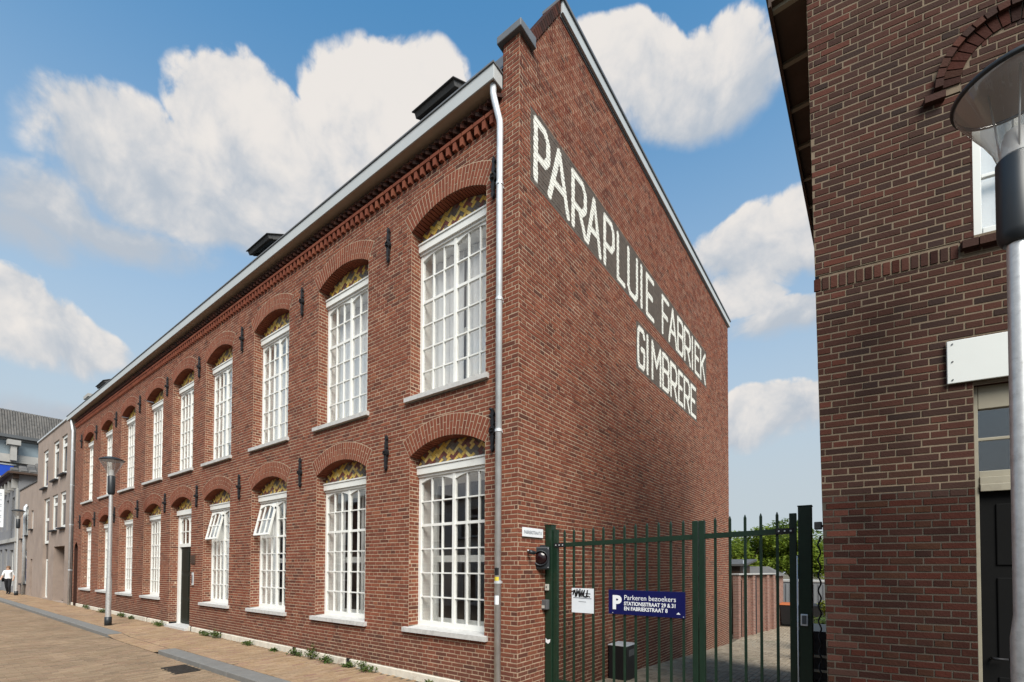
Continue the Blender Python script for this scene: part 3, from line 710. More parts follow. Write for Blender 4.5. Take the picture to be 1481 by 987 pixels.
# joined panes for the far windows
pj=MB()
for X in (XS,XS2):
    for r in range(6):
        for c in range(3): pj.box((X[c]+X[c+1])/2-.12,(X[c]+X[c+1])/2+.12,FB+.028,FB+.032,G0+r*RH-.002,G0+(r+1)*RH+.002)
PJ=pj.mesh('panes','pane_glass')
def window(xl,zs,i,up):
    opened=(not up) and i in (2,3)
    w=link('window',FMO if opened else FM,fac,(xl,0,zs)); 
    link('lintel',LINT,w); link('sill',SILLM,w); link('inner_frame',LIN,w); link('room',ROOM,w); link('tympanum',TYB,w)
    if i==0: single_tiles(w,(0,0,0))
    else:
        for me in TYM: tag(link('glazed_tiles',me,w),kind='stuff')
    cs={0:[0,1],1:[4],2:[0,7],3:[8],4:[4],5:[0,1],6:[8],7:[4],8:[0,7]}[i] if up else ( {0:[],1:[6,3],2:[6],3:[2],5:[2,3],6:[2,3],7:[2,3],8:[4]}.get(i,[2]))
    for k in cs: link('curtain',CUR[k],w)
    if i<4:
        for si,X in enumerate((XS,XS2)):
            for r in range(6):
                for c in range(3):
                    p=link('pane',PANE,w,((X[c]+X[c+1])/2,FB+.03,G0+(r+.5)*RH),(random.gauss(0,.005),0,random.gauss(0,.005)))
                    if opened and si==0 and r>=4:
                        zt=G0+6*RH-.03; Rm=Matrix.Rotation(rad(-13),4,'X'); v=Vector((p.location.x,0,p.location.z-zt)); v=Rm@v
                        p.location=(v.x,FB+.0+v.y,v.z+zt); p.rotation_euler=(rad(-13),0,0)
    else: tag(link('panes',PJ,w),kind='stuff')
    if opened:
        mb=MB(); z1=0; z0=-2*RH+.04; xa,xb=XS[0]+.004,XS[3]-.004
        mb.box(xa,xa+.04,-.02,.02,z0,z1-.08); mb.box(xb-.04,xb,-.02,.02,z0,z1-.08); mb.box(xa+.04,xb-.04,-.019,.019,z0,z0+.045)
        for x in XS[1:3]: mb.box(x-.012,x+.012,-.015,.015,z0+.045,z1-.03)
        mb.box(xa+.04,xb-.04,-.014,.014,(z0)/2-.012,z0/2+.012)
        head_fill(mb,xa,xb,z1,z1-.03,.10,-.021,.021)
        o=mb.build('open_sash','white_paint',w,loc=(0,FB,G0+6*RH-.03)); o.rotation_euler=(rad(-13),0,0); o['label']='white hopper sash swung open at its foot'
    return w
for i,xr in enumerate(XR):
    window(xr-OW,SILL+UP,i,True)
    if i!=4: window(xr-OW,SILL,i,False)
# ---- entrance
xl=XR[4]-OW
dw=MB()
dw.box(0,.14,FB,FB+.09,.07,3.27); dw.box(OW-.14,OW,FB,FB+.09,.07,3.27); dw.box(.14,OW-.14,FB+.001,FB+.089,2.33,2.43); dw.box(.141,OW-.141,FB+.001,FB+.089,3.20,3.27)
dw.box(-.015,OW,FB-.05,FB+.05,3.271,3.41)
head_fill(dw,.14,OW/2-.025,3.2,3.18,.12,FB+.03,FB+.07); head_fill(dw,OW/2+.025,OW-.14,3.2,3.18,.12,FB+.03,FB+.07); dw.box(OW/2-.025,OW/2+.025,FB+.02,FB+.08,2.43,3.2)
for s in (0,1):
    a=.14 if s==0 else OW/2+.025; wd=OW/2-.165
    for k in (1,): dw.box(a+wd*k/2-.012,a+wd*k/2+.012,FB+.03,FB+.065,2.43,3.19)
    dw.box(a,a+wd,FB+.032,FB+.063,2.77,2.795)
door_f=dw.build('door_frame','white_paint',fac,loc=(xl,0,0))
dl=MB(); dl.box(.14,OW-.14,FB+.05,FB+.1,.09,2.329)
for (za_,zb_) in ((.2,.78),(.88,1.5),(1.6,2.2)):
    for (a,b) in ((.24,.76),(.82,1.34)): dl.box(a,b,FB+.035,FB+.051,za_,zb_)
dl=bevel(dl.build('door','door_green',fac,loc=(xl,0,0)),.012); mb=MB(); mb.tube([(1.36,FB+.05,1.0),(1.36,FB-.01,1.0),(1.28,FB-.01,1.0)],.01,8); mb.build('handle','pole_steel',dl,True)
for r in range(2):
    for k in range(4):
        mb=MB(); a=.14+(OW-.28)*k/4; mb.box(a+.01,a+(OW-.28)/4-.01,FB+.045,FB+.05,2.44+r*.37,2.80+r*.36); mb.build('pane','pane_glass',door_f)
link('room',ROOM,door_f,(0,0,.84)); link('tympanum',TYB,door_f,(0,0,SILL))
for me in TYM: tag(link('glazed_tiles',me,door_f,(0,0,SILL)),kind='stuff')
mb=MB(); mb.box(-.02,OW+.02,-.12,FB+.1,-.03,.07); bevel(mb.build('door_step','sill_stone',fac,loc=(xl,0,0)),.01)
# ---- plinth stones with black vent gaps
vents=[-.95,-3.75,-5.62,-9.1,-11.0,-13.2,-14.6,-17.5,-20.4,-23.3]
edges=[-24.85]+sorted(vents)+[.0]
for a,b in zip(edges,edges[1:]):
    if xl-.3<(a+b)/2<xl+OW+.2: a,b=a,b
    segs=[(a+.07 if a>-24.8 else a,b-.07 if b<-.1 else b)]
    out=[]
    for (p,q) in segs:
        for (c0,c1) in ((xl-.02,xl+OW+.02),(NX0,NX1)):
            if p<c0 and q>c1: out.append((p,c0-.002)); p=c1+.002
            elif p<c0<q: q=c0-.002
            elif p<c1<q: p=c1+.002
        if q-p>.05: out.append((p,q))
    for (p,q) in out:
        mb=MB(); mb.box(p,q,-.035,.02,-.09,.118); bevel(mb.build('plinth_stone','plinth_stone',fac),.012)
for v in vents:
    mb=MB(); mb.box(v-.07,v+.07,.0,.03,-.02,.118)
    for k in range(3): mb.box(v-.05+k*.04,v-.03+k*.04,-.008,-.0,-.02,.117)
    mb.build('vent','iron',fac)
# ---- cornice, gutter, roof
nd=int(LEN/.146)
mb=MB(); mb.quad((-LEN,.11,7.99),(-.35,.11,7.99),(-.35,.11,8.14),(-LEN,.11,8.14)); mb.quad((-LEN,0,7.9975),(-.35,0,7.9975),(-.35,.11,7.9975),(-LEN,.11,7.9975)); mb.quad((-.36,0,7.99),(-.36,.11,7.99),(-.36,.11,8.13),(-.36,0,8.13)); mb.quad((-LEN,-.002,8.123),(-.35,-.002,8.123),(-.35,.11,8.123),(-LEN,.11,8.123)); mb.build('frieze_recess','dark_brick',fac)  # lined in dark brick colour: shade between the dentils is painted in
dn=MB(); dn.box(-.031,.031,-.058,.108,0,.121); DENT=dn.mesh('dentil','arch_brick')
for k in range(nd): link('dentil',DENT,fac,(-.44-k*(LEN-.5)/nd,0,7.999))
mb=MB(); x=-LEN
while x<-.36:
    w=min(.215,-.34-x); mb.box(x+.003,x+w-.003,-.066,-.003,8.124,8.178); x+=.225
o=mb.build('corbel_bricks','arch_brick',fac); tag(o,kind='stuff')
dt=MB(); T45=Matrix.Rotation(rad(45),4,'Z'); dt.box(-.05,.05,-.05,.05,0,.054,0,T45); DT=dt.mesh('dogtooth_brick','dark_brick')  # dark brick colour stands in for the shade under the eave
nt_=int(LEN/.15)
for k in range(nt_): link('dogtooth_brick',DT,fac,(-.42-k*(LEN-.46)/nt_,-.012,8.245)) 
mb=MB()
for k in range(nt_):
    xx=-.345-k*(LEN-.46)/nt_; mb.box(xx-.05,xx+.05,-.05,.05,8.30,8.354,0,Matrix.Translation((xx,-.02,0))@T45@Matrix.Translation((-xx,0,0)))
o=mb.build('dogtooth_course','dark_brick',fac); tag(o,kind='stuff')  # second course in the same dark colour, eave shade painted in
mb=MB(); mb.box(-25.55,-.30,-.185,.2,8.445,8.458); mb.build('soffit','soffit_paint',fac)
mb=MB(); mb.box(-25.57,-.285,-.205,-.185,8.43,8.632); mb.box(-.305,-.2855,-.1845,-.004,8.43,8.632); mb.box(-25.57,-25.55,-.1845,.2,8.43,8.632); bevel(mb.build('fascia','fascia_white',fac),.005)
mb=MB(); mb.box(-25.58,-.275,-.222,-.15,8.633,8.656); mb.box(-.315,-.27,-.1495,-.01,8.633,8.655); mb.box(-25.5,-.32,-.15,.2,8.56,8.575); mb.build('gutter','lead',fac)
mb=MB(); mb.quad((-25.5,-.1,8.58),(-.285,-.1,8.58),(-.285,1.1,10.5),(-25.5,1.1,10.5)); mb.quad((-LEN-.1,1.1,10.5),(-.1,1.1,10.5),(-.1,SD,10.5),(-LEN-.1,SD,10.5))
mb.quad((-LEN-.1,SD,-.9),(0,SD,-.9),(0,SD,10.5),(-LEN-.1,SD,10.5)); mb.quad((-LEN-.05,0,0),(-LEN-.05,SD,0),(-LEN-.05,SD,10.5),(-LEN-.05,0,8.4))
roof=mb.build('roof','roof_lead',fac)
# pier cap, raking coping, side fascia
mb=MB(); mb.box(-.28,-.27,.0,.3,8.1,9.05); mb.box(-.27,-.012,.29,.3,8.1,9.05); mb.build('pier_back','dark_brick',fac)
mb=MB(); mb.hexa([(-.345,-.065,9.055),(.07,-.065,9.055),(.07,.31,9.055),(-.345,.31,9.055),(-.345,-.065,9.16),(.07,-.065,9.16),(.07,.31,9.22),(-.345,.31,9.22)]); bevel(mb.build('pier_cap','lead',fac),.01)
nb_=18
for k in range(nb_):                      # bricks on edge up the rake
    t0,t1=k/nb_,(k+.88)/nb_; A=Vector((0,.27,9.10)); B=Vector((0,1.14,10.50))
    p,q=A.lerp(B,t0),A.lerp(B,t1); nr=Vector((0,-(B-A).z,(B-A).y)).normalized()*.11
    mb=MB(); X0,X1=-.24,.022
    mb.hexa([(X0,p.y,p.z),(X1,p.y,p.z),(X1,q.y,q.z),(X0,q.y,q.z)]+[(X0,(p+nr).y,(p+nr).z),(X1,(p+nr).y,(p+nr).z),(X1,(q+nr).y,(q+nr).z),(X0,(q+nr).y,(q+nr).z)])
    mb.build('coping_brick','dark_brick',side)
mb=MB(); mb.prism([(-.24,9.05),(-.012,9.05),(-.012,10.4),(-.24,10.4)],1.2,1.25); mb.build('gable_core','roof_lead',fac)
mb=MB(); mb.box(.018,.06,1.06,SD+.12,10.34,10.53); mb.box(-.3,.0175,SD+.06,SD+.12,10.34,10.53); bevel(mb.build('side_fascia','fascia_white',fac),.006)
mb=MB(); mb.box(-.3,.085,1.03,SD+.15,10.531,10.575); mb.box(-.01,.0175,1.06,SD+.05,10.30,10.36); mb.build('roof_trim','lead',fac)
# roof windows standing out of the slope
def roof_window(x0,x1,zf):
    d=MB(); A,B=Vector((0,.34,zf)),Vector((0,1.15,zf+.42)); u=(B-A).normalized(); n=Vector((0,-u.z,u.y))
    def bx(mb_,xa,xb,s0,s1,t0,t1):
        c=[A+u*s0+n*t0,A+u*s1+n*t0,A+u*s0+n*t1,A+u*s1+n*t1]
        mb_.hexa([(xa,c[0].y,c[0].z),(xb,c[0].y,c[0].z),(xb,c[1].y,c[1].z),(xa,c[1].y,c[1].z),(xa,c[2].y,c[2].z),(xb,c[2].y,c[2].z),(xb,c[3].y,c[3].z),(xa,c[3].y,c[3].z)])
    L=(B-A).length
    bx(d,x0,x1,0,.10,-.065,.03); bx(d,x0,x0+.09,.101,L,-.08,.03); bx(d,x1-.09,x1,.101,L,-.08,.03); bx(d,x0-.03,x1+.03,-.03,L,.031,.05)
    o=bevel(d.build('roof_window','roof_lead',fac),.008)
    e=MB(); bx(e,x0+.09,x1-.09,.101,L,-.03,-.02); e.build('pane','glass_blue',o)
    e=MB(); e.box(x0-.02,x1+.02,.95,1.2,zf-.5,zf+.38); e.build('casing','fascia_white',o)
roof_window(-2.50,-1.56,9.66); roof_window(-8.78,-7.74,9.77); roof_window(-23.2,-22.0,9.62)
# ---- iron wall anchors
an=MB()
prof=[(0,.0),(.016,.03),(.026,.07),(.014,.10),(.022,.16),(.028,.21),(.017,.235),(.045,.27),(.050,.30),(.045,.33),(.017,.365),(.028,.39),(.022,.44),(.014,.50),(.026,.53),(.016,.57),(0,.60)]
an.prism([(a,b) for a,b in prof]+[(-a,b) for a,b in reversed(prof[1:-1])],-.045,-.012)
an.box(-.022,.022,-.075,.0,.272,.328); an.tube([(-.03,-.06,.28),(.03,-.08,.32)],.012,6)
an.v=[(a*1.12,b*1.2,c) for a,b,c in an.v]
ANC=an.mesh('wall_anchor','iron')
for i,xr in enumerate(XR+[XR[-1]-2.72]):
    xa=(xr+.165) if i==0 else ((xr+XR[i-1]-OW)/2 if i<9 else -23.6)
    for z in (6.9,3.36): link('wall_anchor',ANC,fac,(xa+random.uniform(-.02,.02),0,z+random.uniform(-.02,.02)),(0,random.gauss(0,.02),0))
for z in (3.96,3.86):
    mb=MB(); mb.tube([(0,0,0),(0,-.05,0)],.022,10); mb.build('wall_hook','iron',fac,True,loc=(-.44,0,z))
# ---- downpipes
def downpipe(x,ztop,r,loc_y=-.085):
    mb=MB(); mb.tube([(x,loc_y,-.02),(x,loc_y,ztop-.60),(x-.004,loc_y-.003,ztop-.54),(x-.02,loc_y-.012,ztop-.47),(x-.075,-.118,ztop-.22),(x-.09,-.125,ztop-.14),(x-.093,-.125,ztop+.01)],r,16); o=mb.build('downpipe','zinc',fac,True)
    for z in (1.55,3.6,5.4,7.0):
        if z<ztop-.6: m2=MB(); m2.tube([(x,loc_y,z),(x,loc_y,z+.035)],r+.008,16); m2.box(x-.012,x+.012,loc_y+.03,.01,z+.005,z+.03); m2.build('pipe_bracket','zinc',o)
    return o
dp=downpipe(-.262,8.445,.044); downpipe(-24.95,8.445,.05)
for (z,h,m) in ((1.66,.10,'ink'),(1.585,.055,'sticker_yellow'),(1.57,.02,'sign_white'),(1.27,.12,'sign_white')):
    mb=MB(); mb.lathe([(.0455,z),(.0455,z+h)],-.262,-.085,20); mb.f=mb.f[11:18]; mb.m=mb.m[:7]; mb.a=mb.a[:7]
    mb.build('sticker',m,dp)
# sockets by the entrance
p=thing('name_plaque','dark rusty square name plaque on the brick pier by the green door','plaque',(-10.93,0,1.95)); mb=MB(); mb.box(-.13,.13,-.03,-.004,-.12,.12); bevel(mb.build('plate','brown_wood',p),.006)
p=thing('door_intercom','slim silver intercom panel below the plaque by the green door','intercom',(-10.93,0,1.42)); mb=MB(); mb.box(-.05,.05,-.03,-.004,-.17,.17); bevel(mb.build('panel','zinc',p),.006); mb=MB(); mb.box(-.03,.03,-.034,-.0305,-.12,.10); mb.build('speaker','grey_box',p)
# ================================================================== dark brick house on the right
TH=math.atan(.1444); hs=thing('dark_brick_house','dark brown brick corner house with overhanging eave, beside the green gate','house',(3.391,.1156,0),TH)
R2=Matrix.Translation((3.391,.1156,0))@Matrix.Rotation(TH,4,'Z')
rw=Wall((0,0,0),(1,0,0),(0,-1,0)); RCH=.0622
lean=lambda z:.012-.0165*(z-.0)
def rspans(z):
    a=lean(z); cut=[]
    if z<3.27: cut.append((1.01,2.02))
    if 4.45<z<5.72: cut.append((1.03,1.60))
    if 4.33<z<4.455: cut.append((a,.945))
    rr_=(z-5.80)
    if rr_>-.05 and rr_<.50:
        ho=math.sqrt(max(0,.50**2-rr_**2)); hi=math.sqrt(max(0,.335**2-rr_**2)) if rr_<.335 else 0
        if rr_<0: ho,hi=.50,.335
        if hi>0: cut+=[(1.30-ho,1.30-hi),(1.30+hi,1.30+ho)]
        else: cut.append((1.30-ho,1.30+ho))
    cut.sort(); out=[]; p=a
    for c0,c1 in cut:
        if c0>p: out.append((p,c0))
        p=max(p,c1)
    out.append((p,2.9)); return out
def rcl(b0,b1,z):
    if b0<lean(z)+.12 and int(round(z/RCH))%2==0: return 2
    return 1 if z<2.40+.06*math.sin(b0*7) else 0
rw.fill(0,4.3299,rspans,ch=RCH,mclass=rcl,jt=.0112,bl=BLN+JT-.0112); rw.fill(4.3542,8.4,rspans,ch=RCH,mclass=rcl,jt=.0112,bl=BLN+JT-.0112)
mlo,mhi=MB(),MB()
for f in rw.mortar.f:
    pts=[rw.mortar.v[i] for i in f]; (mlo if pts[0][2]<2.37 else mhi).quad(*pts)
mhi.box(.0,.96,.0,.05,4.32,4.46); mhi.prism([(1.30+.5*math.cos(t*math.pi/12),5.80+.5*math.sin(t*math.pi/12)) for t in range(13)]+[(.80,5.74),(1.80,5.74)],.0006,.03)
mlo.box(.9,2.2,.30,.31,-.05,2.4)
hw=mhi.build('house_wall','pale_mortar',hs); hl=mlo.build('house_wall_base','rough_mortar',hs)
def add_edge(mb_):   # the return of the corner
    pass
AR=-(TH+.03)
mb=MB(); mb.quad((lean(0),0,0),(lean(8.4),0,8.4),(lean(8.4),6,8.4),(lean(0),6,0)); mb.build('alley_wall','dark_brick',hs).rotation_euler[2]=AR
mb=MB(); mb.quad((-.03,.006,4.3),(2.9,.006,4.3),(2.9,.006,4.50),(-.03,.006,4.50)); mb.quad((1.0,.006,3.262),(2.9,.006,3.262),(2.9,.006,3.36),(1.,.006,3.36)); mb.build('course_bed','pale_mortar',hw)
AR=-(TH+.025)
cand=[]
for k,b in enumerate(rw.bricks):
    if b[5]:
        P=R2@rw.P((b[0]+b[1])/2,(b[2]+b[3])/2); r=rank(P,(R2.to_3x3()@Vector((0,-1,0))))*(b[1]-b[0])
        if r>0: cand.append((r,k))
cand.sort(reverse=True); single={k for _,k in cand[:300]}
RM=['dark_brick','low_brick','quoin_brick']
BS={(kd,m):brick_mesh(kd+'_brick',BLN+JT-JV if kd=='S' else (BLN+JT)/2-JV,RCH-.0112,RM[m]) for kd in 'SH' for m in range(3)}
# actual step uses jt=.011, so a full brick is bl long
for key in BS:
    pass
mb=MB()
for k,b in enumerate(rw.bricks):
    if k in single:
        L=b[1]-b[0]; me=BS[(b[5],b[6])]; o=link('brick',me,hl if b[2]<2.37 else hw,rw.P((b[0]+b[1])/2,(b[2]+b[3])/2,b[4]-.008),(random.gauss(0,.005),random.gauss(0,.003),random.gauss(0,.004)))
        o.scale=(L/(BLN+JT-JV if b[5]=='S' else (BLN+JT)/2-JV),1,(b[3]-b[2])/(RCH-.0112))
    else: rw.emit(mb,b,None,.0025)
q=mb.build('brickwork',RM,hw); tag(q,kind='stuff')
# soldier course, one brick each
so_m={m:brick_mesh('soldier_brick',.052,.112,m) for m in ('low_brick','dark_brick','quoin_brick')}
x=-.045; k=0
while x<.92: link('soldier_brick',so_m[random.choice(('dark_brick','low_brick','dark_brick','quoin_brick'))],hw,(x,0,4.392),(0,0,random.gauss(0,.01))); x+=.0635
# arch ring and its stepped hood
for k in range(19):
    t=math.pi*(k+.5)/19; ms=MB(); a=math.pi/38-.012
    pts=[(r*math.cos(t+s*a),r*math.sin(t+s*a)) for r,s in ((.337,-1),(.448,-1),(.448,1),(.337,1))]; ms.prism(pts[::-1],-.012,.0); ms.build('arch_brick','low_brick',hw,loc=(1.30,0,5.80))
    ms=MB(); pts=[(r*math.cos(t+s*a),r*math.sin(t+s*a)) for r,s in ((.452,-1),(.505,-1),(.505,1),(.452,1))]; ms.prism(pts[::-1],-.045,.0); ms.build('hood_brick','dark_brick',hw,loc=(1.30,0,5.80))
for s in (-1,1):
    ms=MB(); ms.box(1.30+s*.50-.075,1.30+s*.50+.06,-.055,-.002,5.70,5.755); ms.build('label_stop','dark_brick',hw)
# small upper window with dark brick sill
ms=MB(); ms.box(1.03,1.10,.06,.12,4.51,5.72); ms.box(1.53,1.60,.06,.12,4.51,5.72); ms.box(1.101,1.529,.06,.12,4.51,4.575); ms.box(1.101,1.529,.06,.12,5.65,5.72); ms.box(1.101,1.529,.075,.11,5.0,5.03); ms.box(1.30,1.33,.076,.109,4.576,5.649)
uw=bevel(ms.build('window','white_board',hs),.006)
for (za_,zb_) in ((4.575,5.0),(5.03,5.65)):
    for (a,b) in ((1.10,1.30),(1.33,1.53)):
        ms=MB(); ms.box(a,b,.09,.094,za_,zb_); ms.build('pane','pane_glass',uw)
ms=MB(); ms.quad((1.1,.16,4.5),(1.55,.16,4.5),(1.55,.16,5.72),(1.1,.16,5.72)); ms.build('blind','curtain',uw)
ms=MB(); ms.box(1.015,1.03,-.001,.13,4.45,5.73); ms.box(1.6,1.615,-.001,.13,4.45,5.73); ms.box(1.03,1.6,.0,.13,5.721,5.74); ms.build('reveal','dark_brick',uw)
for k in range(7):
    ms=MB(); ms.box(.945+k*.105,.945+k*.105+.097,-.055,.12,4.385,4.448); ms.build('sill_brick','dark_brick',uw)
# door with fanlight
ms=MB(); ms.box(1.012,1.055,.07,.16,0,3.27); ms.box(1.96,2.018,.07,.16,0,3.27); ms.box(1.056,1.959,.06,.17,2.43,2.52); ms.box(1.056,1.959,.05,.058,2.40,2.46); ms.box(1.056,1.959,.075,.15,2.52,2.57); ms.box(1.056,1.959,.07,.16,3.08,3.268); ms.box(1.056,1.959,.09,.12,2.82,2.845); ms.box(1.48,1.51,.091,.119,2.57,3.08)
df=bevel(ms.build('door_frame','old_paint',hs),.005)
ms=MB(); ms.box(1.056,1.959,.11,.15,.0,2.43); 
for (a,b) in ((.2,.9),(1.05,1.7),(1.8,2.3)): ms.box(1.16,1.86,.098,.111,a,b)
dd_=bevel(ms.build('door','black_door',hs),.01); ms=MB(); ms.tube([(1.12,.10,1.05),(1.12,.05,1.05),(1.2,.05,1.05)],.011,8); ms.build('handle','iron',dd_,True)
for (za_,zb_) in ((2.57,2.82),(2.845,3.08)):
    for (a,b) in ((1.056,1.48),(1.51,1.959)): ms=MB(); ms.box(a,b,.10,.104,za_,zb_); ms.build('pane','pane_glass',df)
ms=MB(); ms.quad((1.05,.8,2.4),(1.97,.8,2.4),(1.97,.8,3.3),(1.05,.8,3.3)); ms.quad((1.05,.17,2.4),(1.05,.8,2.4),(1.05,.8,3.3),(1.05,.17,3.3)); ms.quad((1.97,.17,2.4),(1.97,.8,2.4),(1.97,.8,3.3),(1.97,.17,3.3)); ms.build('hall','room_dark',df)
ms=MB(); ms.quad((1.01,0,0),(1.01,.17,0),(1.01,.17,3.27),(1.01,0,3.27)); ms.quad((2.02,.17,0),(2.02,0,0),(2.02,0,3.27),(2.02,.17,3.27)); ms.quad((1.01,0,3.27),(1.01,.17,3.27),(2.02,.17,3.27),(2.02,0,3.27)); ms.build('reveal','dark_brick',df)
# overhanging eave along the alley
ev=MB(); ev.box(-.375,-.06,-.16,9,7.20,7.23); ev.build('soffit','soffit_brown',hs).rotation_euler[2]=AR
ms=MB(); ms.box(-.40,-.376,-.17,9,7.15,7.30); ms.build('eave_board','brown_wood',hs).rotation_euler[2]=AR
for k in range(14):
    ms=MB(); ms.box(-.375,-.06,-.10+k*.62,-.05+k*.62,7.165,7.199); ms.build('rafter','old_paint',hs).rotation_euler[2]=AR
ms=MB(); ms.quad((-.43,-.2,7.31),(2.5,-.2,7.31+2.7),(2.5,9,7.31+2.7),(-.43,9,7.31)); ms.build('roof','roof_tile',hs).rotation_euler[2]=AR
# blank board over the door, fixed with screws
bd=thing('blank_board','blank white board screwed over the doorway of the dark brick house','sign board',(R2@Vector((0,0,0))),TH)
ms=MB(); ms.box(.842,2.15,-.036,-.016,3.292,3.645); bevel(ms.build('panel','white_board',bd),.004)
for z in (3.32,3.47,3.615):
    ms=MB(); ms.tube([(.875,-.036,z),(.875,-.042,z)],.006,8); ms.build('screw','grey_box',bd)
# black cable and lamp at the corner
cb=thing('cable_coil','black twisted cable hanging beside the tall gate post','cable',(3.31,.62,0)); ms=MB()
ms.tube([(.012*math.sin(k*.9),.012*math.cos(k*.9),.05+k*.022) for k in range(94)],.008,6); ms.build('cable','iron',cb,True)
wl=thing('wall_bracket','small black bracket lamp fixed to the corner bricks of the dark house','wall lamp',(3.36,.16,2.16)); ms=MB(); ms.box(-.06,.0,-.03,.03,-.03,.04); ms.box(-.005,.03,-.015,.015,-.012,.012); bevel(ms.build('body','iron',wl),.006)
# ================================================================== gate
GY=.72
def post(x0,x1,zt,label):
    t=thing('gate_post',label,'gate post',((x0+x1)/2,GY,0)); w=(x1-x0)/2; ms=MB(); ms.box(-w,w,-.06,.06,-.2,zt); bevel(ms.build('shaft','gate_green',t),.006); ms=MB(); ms.box(-w-.004,w+.004,-.064,.064,zt+.001,zt+.012); ms.build('cap','gate_green',t); return t
post(.016,.122,2.37,'green steel gate post standing against the factory wall'); post(3.125,3.245,2.41,'tall green steel gate post beside the dark brick house')
pk=MB(); pk.box(-.013,.013,-.013,.013,0,2.16); pk.hexa([(-.013,-.013,2.161),(.013,-.013,2.161),(.013,.013,2.161),(-.013,.013,2.161),(-.003,-.006,2.195),(.003,-.006,2.195),(.003,.006,2.195),(-.003,.006,2.195)])
PK=pk.mesh('picket','gate_green')
def leaf(x0,x1,n,stile_z,zb0,zb1,label,hinge):
    t=thing('gate_leaf',label,'gate',((x0+x1)/2,GY,0)); c=(x0+x1)/2
    for (a,b,z) in ((x0,x0+.065,stile_z[0]),(x1-.065,x1,stile_z[1])):
        ms=MB(); ms.box(a-c,b-c,-.03,.03,.06,z); bevel(ms.build('stile','gate_green',t),.004)
    for (za_,zb_) in ((zb0-.03,zb1-.03),(.12,.12)):
        ms=MB(); ms.hexa([(x0+.066-c,-.022,za_),(x1-.066-c,-.022,zb_),(x1-.066-c,.022,zb_),(x0+.066-c,.022,za_)]+[(x0+.066-c,-.022,za_+.06),(x1-.066-c,-.022,zb_+.06),(x1-.066-c,.022,zb_+.06),(x0+.066-c,.022,za_+.06)]); ms.build('rail','gate_green',t)
    for k in range(n):
        x=x0+.065+(x1-x0-.13)*(k+.72)/(n+.45); link('picket',PK,t,(x-c,.0,.13+(zb0-2.11)+(zb1-zb0)*k/n))
    hx=x0+.02 if hinge<0 else x1-.19; zz=zb0 if hinge<0 else zb1
    ms=MB(); ms.box(hx-c,hx+.17-c,-.034,-.0225,zz-.03,zz+.03); hp=ms.build('hinge_plate','iron',t)
    for k in range(3): ms=MB(); ms.tube([(hx+.03+k*.055-c,-.034,zz),(hx+.03+k*.055-c,-.042,zz)],.009,8); ms.build('bolt','zinc',hp)
    return t
leaf(.128,2.115,12,(2.31,2.325),2.085,2.135,'wide green steel gate leaf carrying the blue parking sign',-1)
leaf(2.125,3.108,5,(2.325,2.35),2.14,2.165,'narrow green steel gate leaf with keypad post at its side',1)
kp=thing('gate_keypad','small silver framed keypad box on the tall gate post','keypad',(3.175,GY-.064,1.24)); ms=MB(); ms.box(-.032,.032,-.022,0,-.06,.06); bevel(ms.build('case','zinc',kp),.005); ms=MB(); ms.box(-.02,.02,-.026,-.0225,-.042,.045); ms.build('keys','grey_box',kp)
cd=thing('cable_pipe','thin pale conduit running up the tall gate post','conduit',(3.117,GY-.07,0)); ms=MB(); ms.tube([(0,0,.05),(0,0,1.9)],.006,8); ms.build('pipe','sign_white',cd,True)
sg=thing('parking_sign','dark blue visitor parking sign with white lettering on the green gate','sign',(.985,GY-.022,1.165)); ms=MB(); ms.box(0,.985,-.012,0,0,.315); bevel(ms.build('panel','sign_blue',sg),.003)
rx=(math.pi/2,0,0); yy=-.0135
text('letter','P',.235,'sign_white',sg,(.055,yy,.075),rx,bold=.012)
text('lettering','Parkeren bezoekers',.088,'sign_white',sg,(.215,yy,.192),rx,sx=.93)
text('lettering','STATIONSSTRAAT 29 & 31',.066,'sign_white',sg,(.215,yy,.122),rx,bold=.0016,sx=.86)
text('lettering','EN FABRIEKSTRAAT 8',.066,'sign_white',sg,(.215,yy,.058),rx,bold=.0016,sx=.88)
ms=MB(); ms.poly([(.88,yy,.045),(.93,yy,.045),(.905,yy,.07)]); ms.build('mark','sign_white',sg)
for (a,b) in ((.06,.018),(.965,.018)): ms=MB(); ms.tube([(a,-.012,b),(a,-.016,b)],.006,8); ms.build('rivet','zinc',sg)
pp=thing('paper_notice','white notice with a black scrawled tag, fixed to the gate bars','notice',(.43,GY-.02,1.15)); ms=MB(); ms.box(0,.335,-.006,0,0,.335); ms.build('sheet','paper',pp)
def stroke(pts,r,m,p,y=-.0075,name='scrawl'):
    ms=MB(); 
    for a,b in zip(pts,pts[1:]):
        d=Vector((b[0]-a[0],b[1]-a[1])); L=d.length or 1; nrm=Vector((-d.y,d.x))/L*r; e=d/L*r*.5
        q=[(a[0]-e.x+nrm.x,a[1]-e.y+nrm.y),(a[0]-e.x-nrm.x,a[1]-e.y-nrm.y),(b[0]+e.x-nrm.x,b[1]+e.y-nrm.y),(b[0]+e.x+nrm.x,b[1]+e.y+nrm.y)]
        y-=.0002; ms.quad(*[(u,y,v) for u,v in q])
    return ms.build(name,m,p)
stroke([(.0,.285),(.035,.30),(.02,.24),(.05,.31),(.06,.22),(.085,.32),(.075,.225),(.105,.30),(.12,.22),(.13,.325),(.135,.225),(.165,.31),(.16,.225),(.20,.31),(.185,.225),(.225,.22),(.245,.31),(.235,.225),(.26,.23)],.0085,'ink',pp)
stroke([(.215,.265),(.285,.262)],.006,'ink',pp); stroke([(.27,.225),(.278,.219)],.008,'ink',pp)
stroke([(.03,.205),(.30,.198)],.006,'faint_ink',pp); stroke([(.11,.155),(.22,.150)],.004,'faint_ink',pp)
